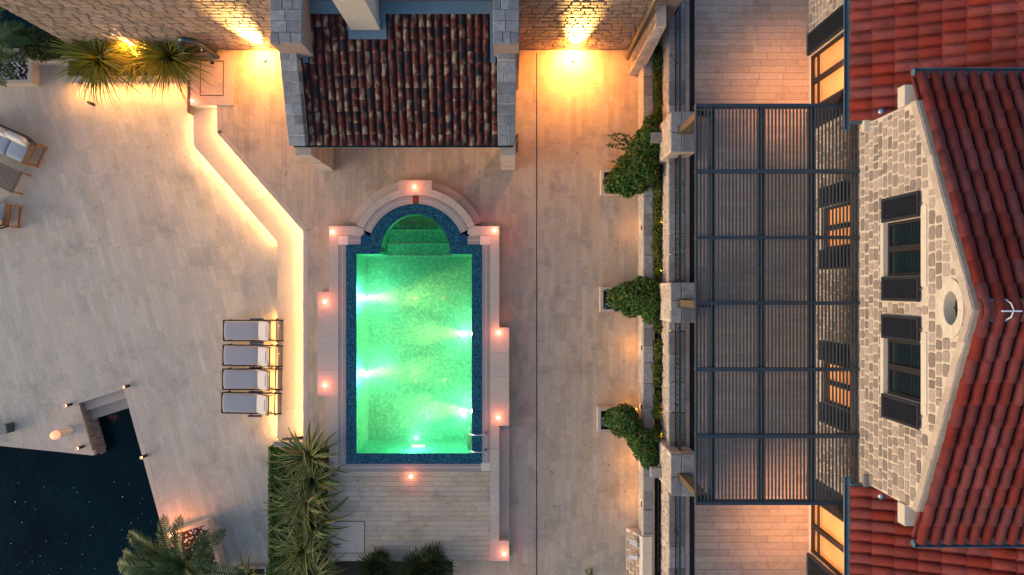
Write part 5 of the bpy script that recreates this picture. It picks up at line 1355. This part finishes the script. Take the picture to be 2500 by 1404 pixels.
ob('seat',G().box(c.x-1.6,c.x+.02,c.y-.17,c.y+.17,Z_LOW+.40,Z_LOW+.45).xf(Matrix.Translation(c)@Matrix.Rotation(R(8),4,'Z')@Matrix.Translation(-c)),M['greymetal'],t)
ob('leg',G().box(c.x-.14,c.x+.0,c.y-.16,c.y+.16,Z_LOW,Z_LOW+.398),M['darkzinc'],t); ob('leg',G().box(c.x-1.5,c.x-1.38,c.y-.28,c.y-.08,Z_LOW,Z_LOW+.398),M['darkzinc'],t)

# ------------------------------------------------------------------ sun loungers
def lounger(px,py,rz,label):
    c=P(px,py,Z_LOW+.34); c.z=Z_LOW; t=thing('sun_lounger',c,label,'sun lounger','sun loungers beside the lit step',rz)
    k=dict(parent=t,local=True); hw=.36; zf=.36
    for s in (-1,1):
        ob('side_rail',G().box(0,2.12,s*hw-.02,s*hw+.02,zf-.06,zf),M['greymetal'] if False else M['blackmetal'],**k)
        ob('leg',G().box(.12,.17,s*hw-.021,s*hw+.021,0,zf-.061),M['blackmetal'],**k); ob('leg',G().box(1.60,1.65,s*hw-.021,s*hw+.021,0,zf-.061),M['blackmetal'],**k)
        ob('armrest',G().box(1.02,1.50,s*(hw+.045)-.035,s*(hw+.045)+.035,zf+.20,zf+.225),M['steelblue'],**k)
        ob('arm_post',G().box(1.06,1.09,s*(hw+.03)-.012,s*(hw+.03)+.012,zf-.02,zf+.199),M['blackmetal'],**k)
        ob('back_stay',G().bar((1.60,s*.30,zf+.34),(1.92,s*.32,zf-.02),.025,.025),M['bronze'],**k)
        ob('wheel',G().lathe((0,0,0),[(.045,-.02),(.05,0),(.045,.02)],14).xf(Matrix.Translation((1.9,s*.40,zf-.02))@Matrix.Rotation(math.pi/2,4,'X')),M['blackmetal'],**k)
    ob('end_rail',G().box(-.02,.02,-hw,hw,zf-.06,zf),M['blackmetal'],**k); ob('end_rail',G().box(2.06,2.10,-hw+.02,hw-.02,zf-.06,zf-.01),M['bronze'],**k); ob('cross_rail',G().box(1.84,1.88,-hw+.02,hw-.02,zf-.055,zf-.015),M['bronze'],**k)
    ob('mattress',G().rbox(.03,1.30,-.325,.325,zf-.01,zf+.05),M['fabric'],smooth=True,**k)
    a=R(38); m=Matrix.Translation((1.28,0,zf+.02))@Matrix.Rotation(-a,4,'Y')
    ob('back_cushion',G().rbox(0,.62,-.335,.335,0,.06).xf(m),M['cream'],smooth=True,**k)
    ob('back_frame',G().box(0,.66,-.35,-.31,-.03,-.002).box(0,.66,.31,.35,-.03,-.002).box(.62,.66,-.31,.31,-.03,-.002).xf(m),M['blackmetal'],**k)
    ob('stitched_mark',G().box(.50,.525,-.20,.20,.058,.064).xf(m),M['shutter'],**k)
for px,py,rz,lab in ((546,807,0,'sun lounger at the upper end of the row of four'),(545,867,R(-1),'second sun lounger from the upper end of the row'),(544,926,0,'third sun lounger from the upper end of the row'),(542,983,R(-1),'sun lounger at the lower end of the row, next to bare terrace')):
    lounger(px,py,rz,lab)

# ------------------------------------------------------------------ sofa, table, armchair
def seat(name,px,py,rz,L_,n,label,cat,flip=1):
    c=P(px,py,Z_LOW+.3); c.z=Z_LOW; t=thing(name,c,label,cat,None,rz); t.scale=(1,flip,1); k=dict(parent=t,local=True)
    # local: x along the seat (right arm at x=0, going -x), y: back at +y
    for i in range(n):
        x1=-.40-i*.75; ob('seat_cushion',G().rbox(x1-.73,x1,-.42,.34,.30,.46),M['greyfab'],smooth=True,**k)
        ob('back_pillow',G().rbox(-.37,.37,-.10,.10,-.24,.24,puff=.2).xf(Matrix.Translation((x1-.37,.30,.68))@Matrix.Rotation(R(-22),4,'X')),M['whitefab'],smooth=True,**k)
    ob('base_frame',G().box(-L_,-.40,-.40,.40,.22,.295),M['darkwood'],**k)
    ob('back_rail',G().tube([(-L_,.50,.66),(-.5,.50,.66),(-.30,.47,.66),(-.12,.36,.6)],.03,8),M['darkwood'],smooth=True,**k)
    for xa in (-.36,-L_-.02):
        for j in range(4): ob('arm_slat',G().box(xa+.0+j*.048,xa+.042+j*.048,-.36,.34,.56,.585),M['teak'],**k)
        ob('arm_frame',G().box(xa-.02,xa+.22,-.42,-.361,.55,.59),M['teak'],**k); ob('arm_frame',G().box(xa-.02,xa+.22,.341,.40,.55,.59),M['teak'],**k); ob('side_stretcher',G().box(xa+.165,xa+.215,-.35,.34,.05,.10),M['teak'],**k)
        for yy in (-.40,.34):
            for xx in (xa,xa+.165): ob('leg',G().box(xx,xx+.05,yy,yy+.055,0,.549),M['teak'],**k)
seat('garden_sofa',101,385,R(-24),2.6,3,'grey cushioned teak sofa with white back pillows at the picture edge','sofa')
seat('garden_armchair',48,530,R(-7),1.2,1,'small teak armchair with cream pillow below the slatted table','armchair',-1)
# the armchair faces the table: rebuild orientation so its arm points into the picture
c=P(40,445,Z_LOW+.42); c.z=Z_LOW; t=thing('slatted_table',c,'weathered slatted teak table between sofa and armchair','table',None,R(-25)); k=dict(parent=t,local=True)
for j in range(9): ob('slat',G().box(-1.4,-.06,-.40+j*.09,-.40+j*.09+.075,.40,.425),M['weathered'],**k)
ob('apron',G().box(-.055,.02,-.42,.42,.36,.428),M['weathered'],**k)
for y in (-.38,.34):
    ob('leg',G().bar((-.02,y+.02,.36),(.06,y+.02,0),.05,.05),M['teak'],**k); ob('leg',G().bar((-1.36,y+.02,.395),(-1.42,y+.02,0),.05,.05),M['teak'],**k)

# fallen bits on the paving
g=G(); r=random.Random(123)
for i in range(170):
    if i<90: px,py,z=r.uniform(1245,1550),r.uniform(200,1390),0
    elif i<110: px,py,z=r.uniform(600,1240),r.uniform(395,435),0
    elif i<135: px,py,z=r.uniform(860,1190),r.uniform(1165,1340),ZP
    else: px,py,z=r.uniform(120,640),r.uniform(300,900),Z_LOW
    c=P(px,py,z); a=r.random()*6; l=r.uniform(.012,.035); w=l*r.uniform(.3,.7); u_=Vector((math.cos(a),math.sin(a),0)); v_=Vector((-u_.y,u_.x,0))
    g.prism([tuple((c+u_*l)[:2]),tuple((c+v_*w)[:2]),tuple((c-u_*l)[:2]),tuple((c-v_*w)[:2])],z+.003,z+.012)
tag(ob('leaf_litter',g,M['stem']),'tiny dark bits of leaf litter scattered over the paving','litter',kind='stuff')
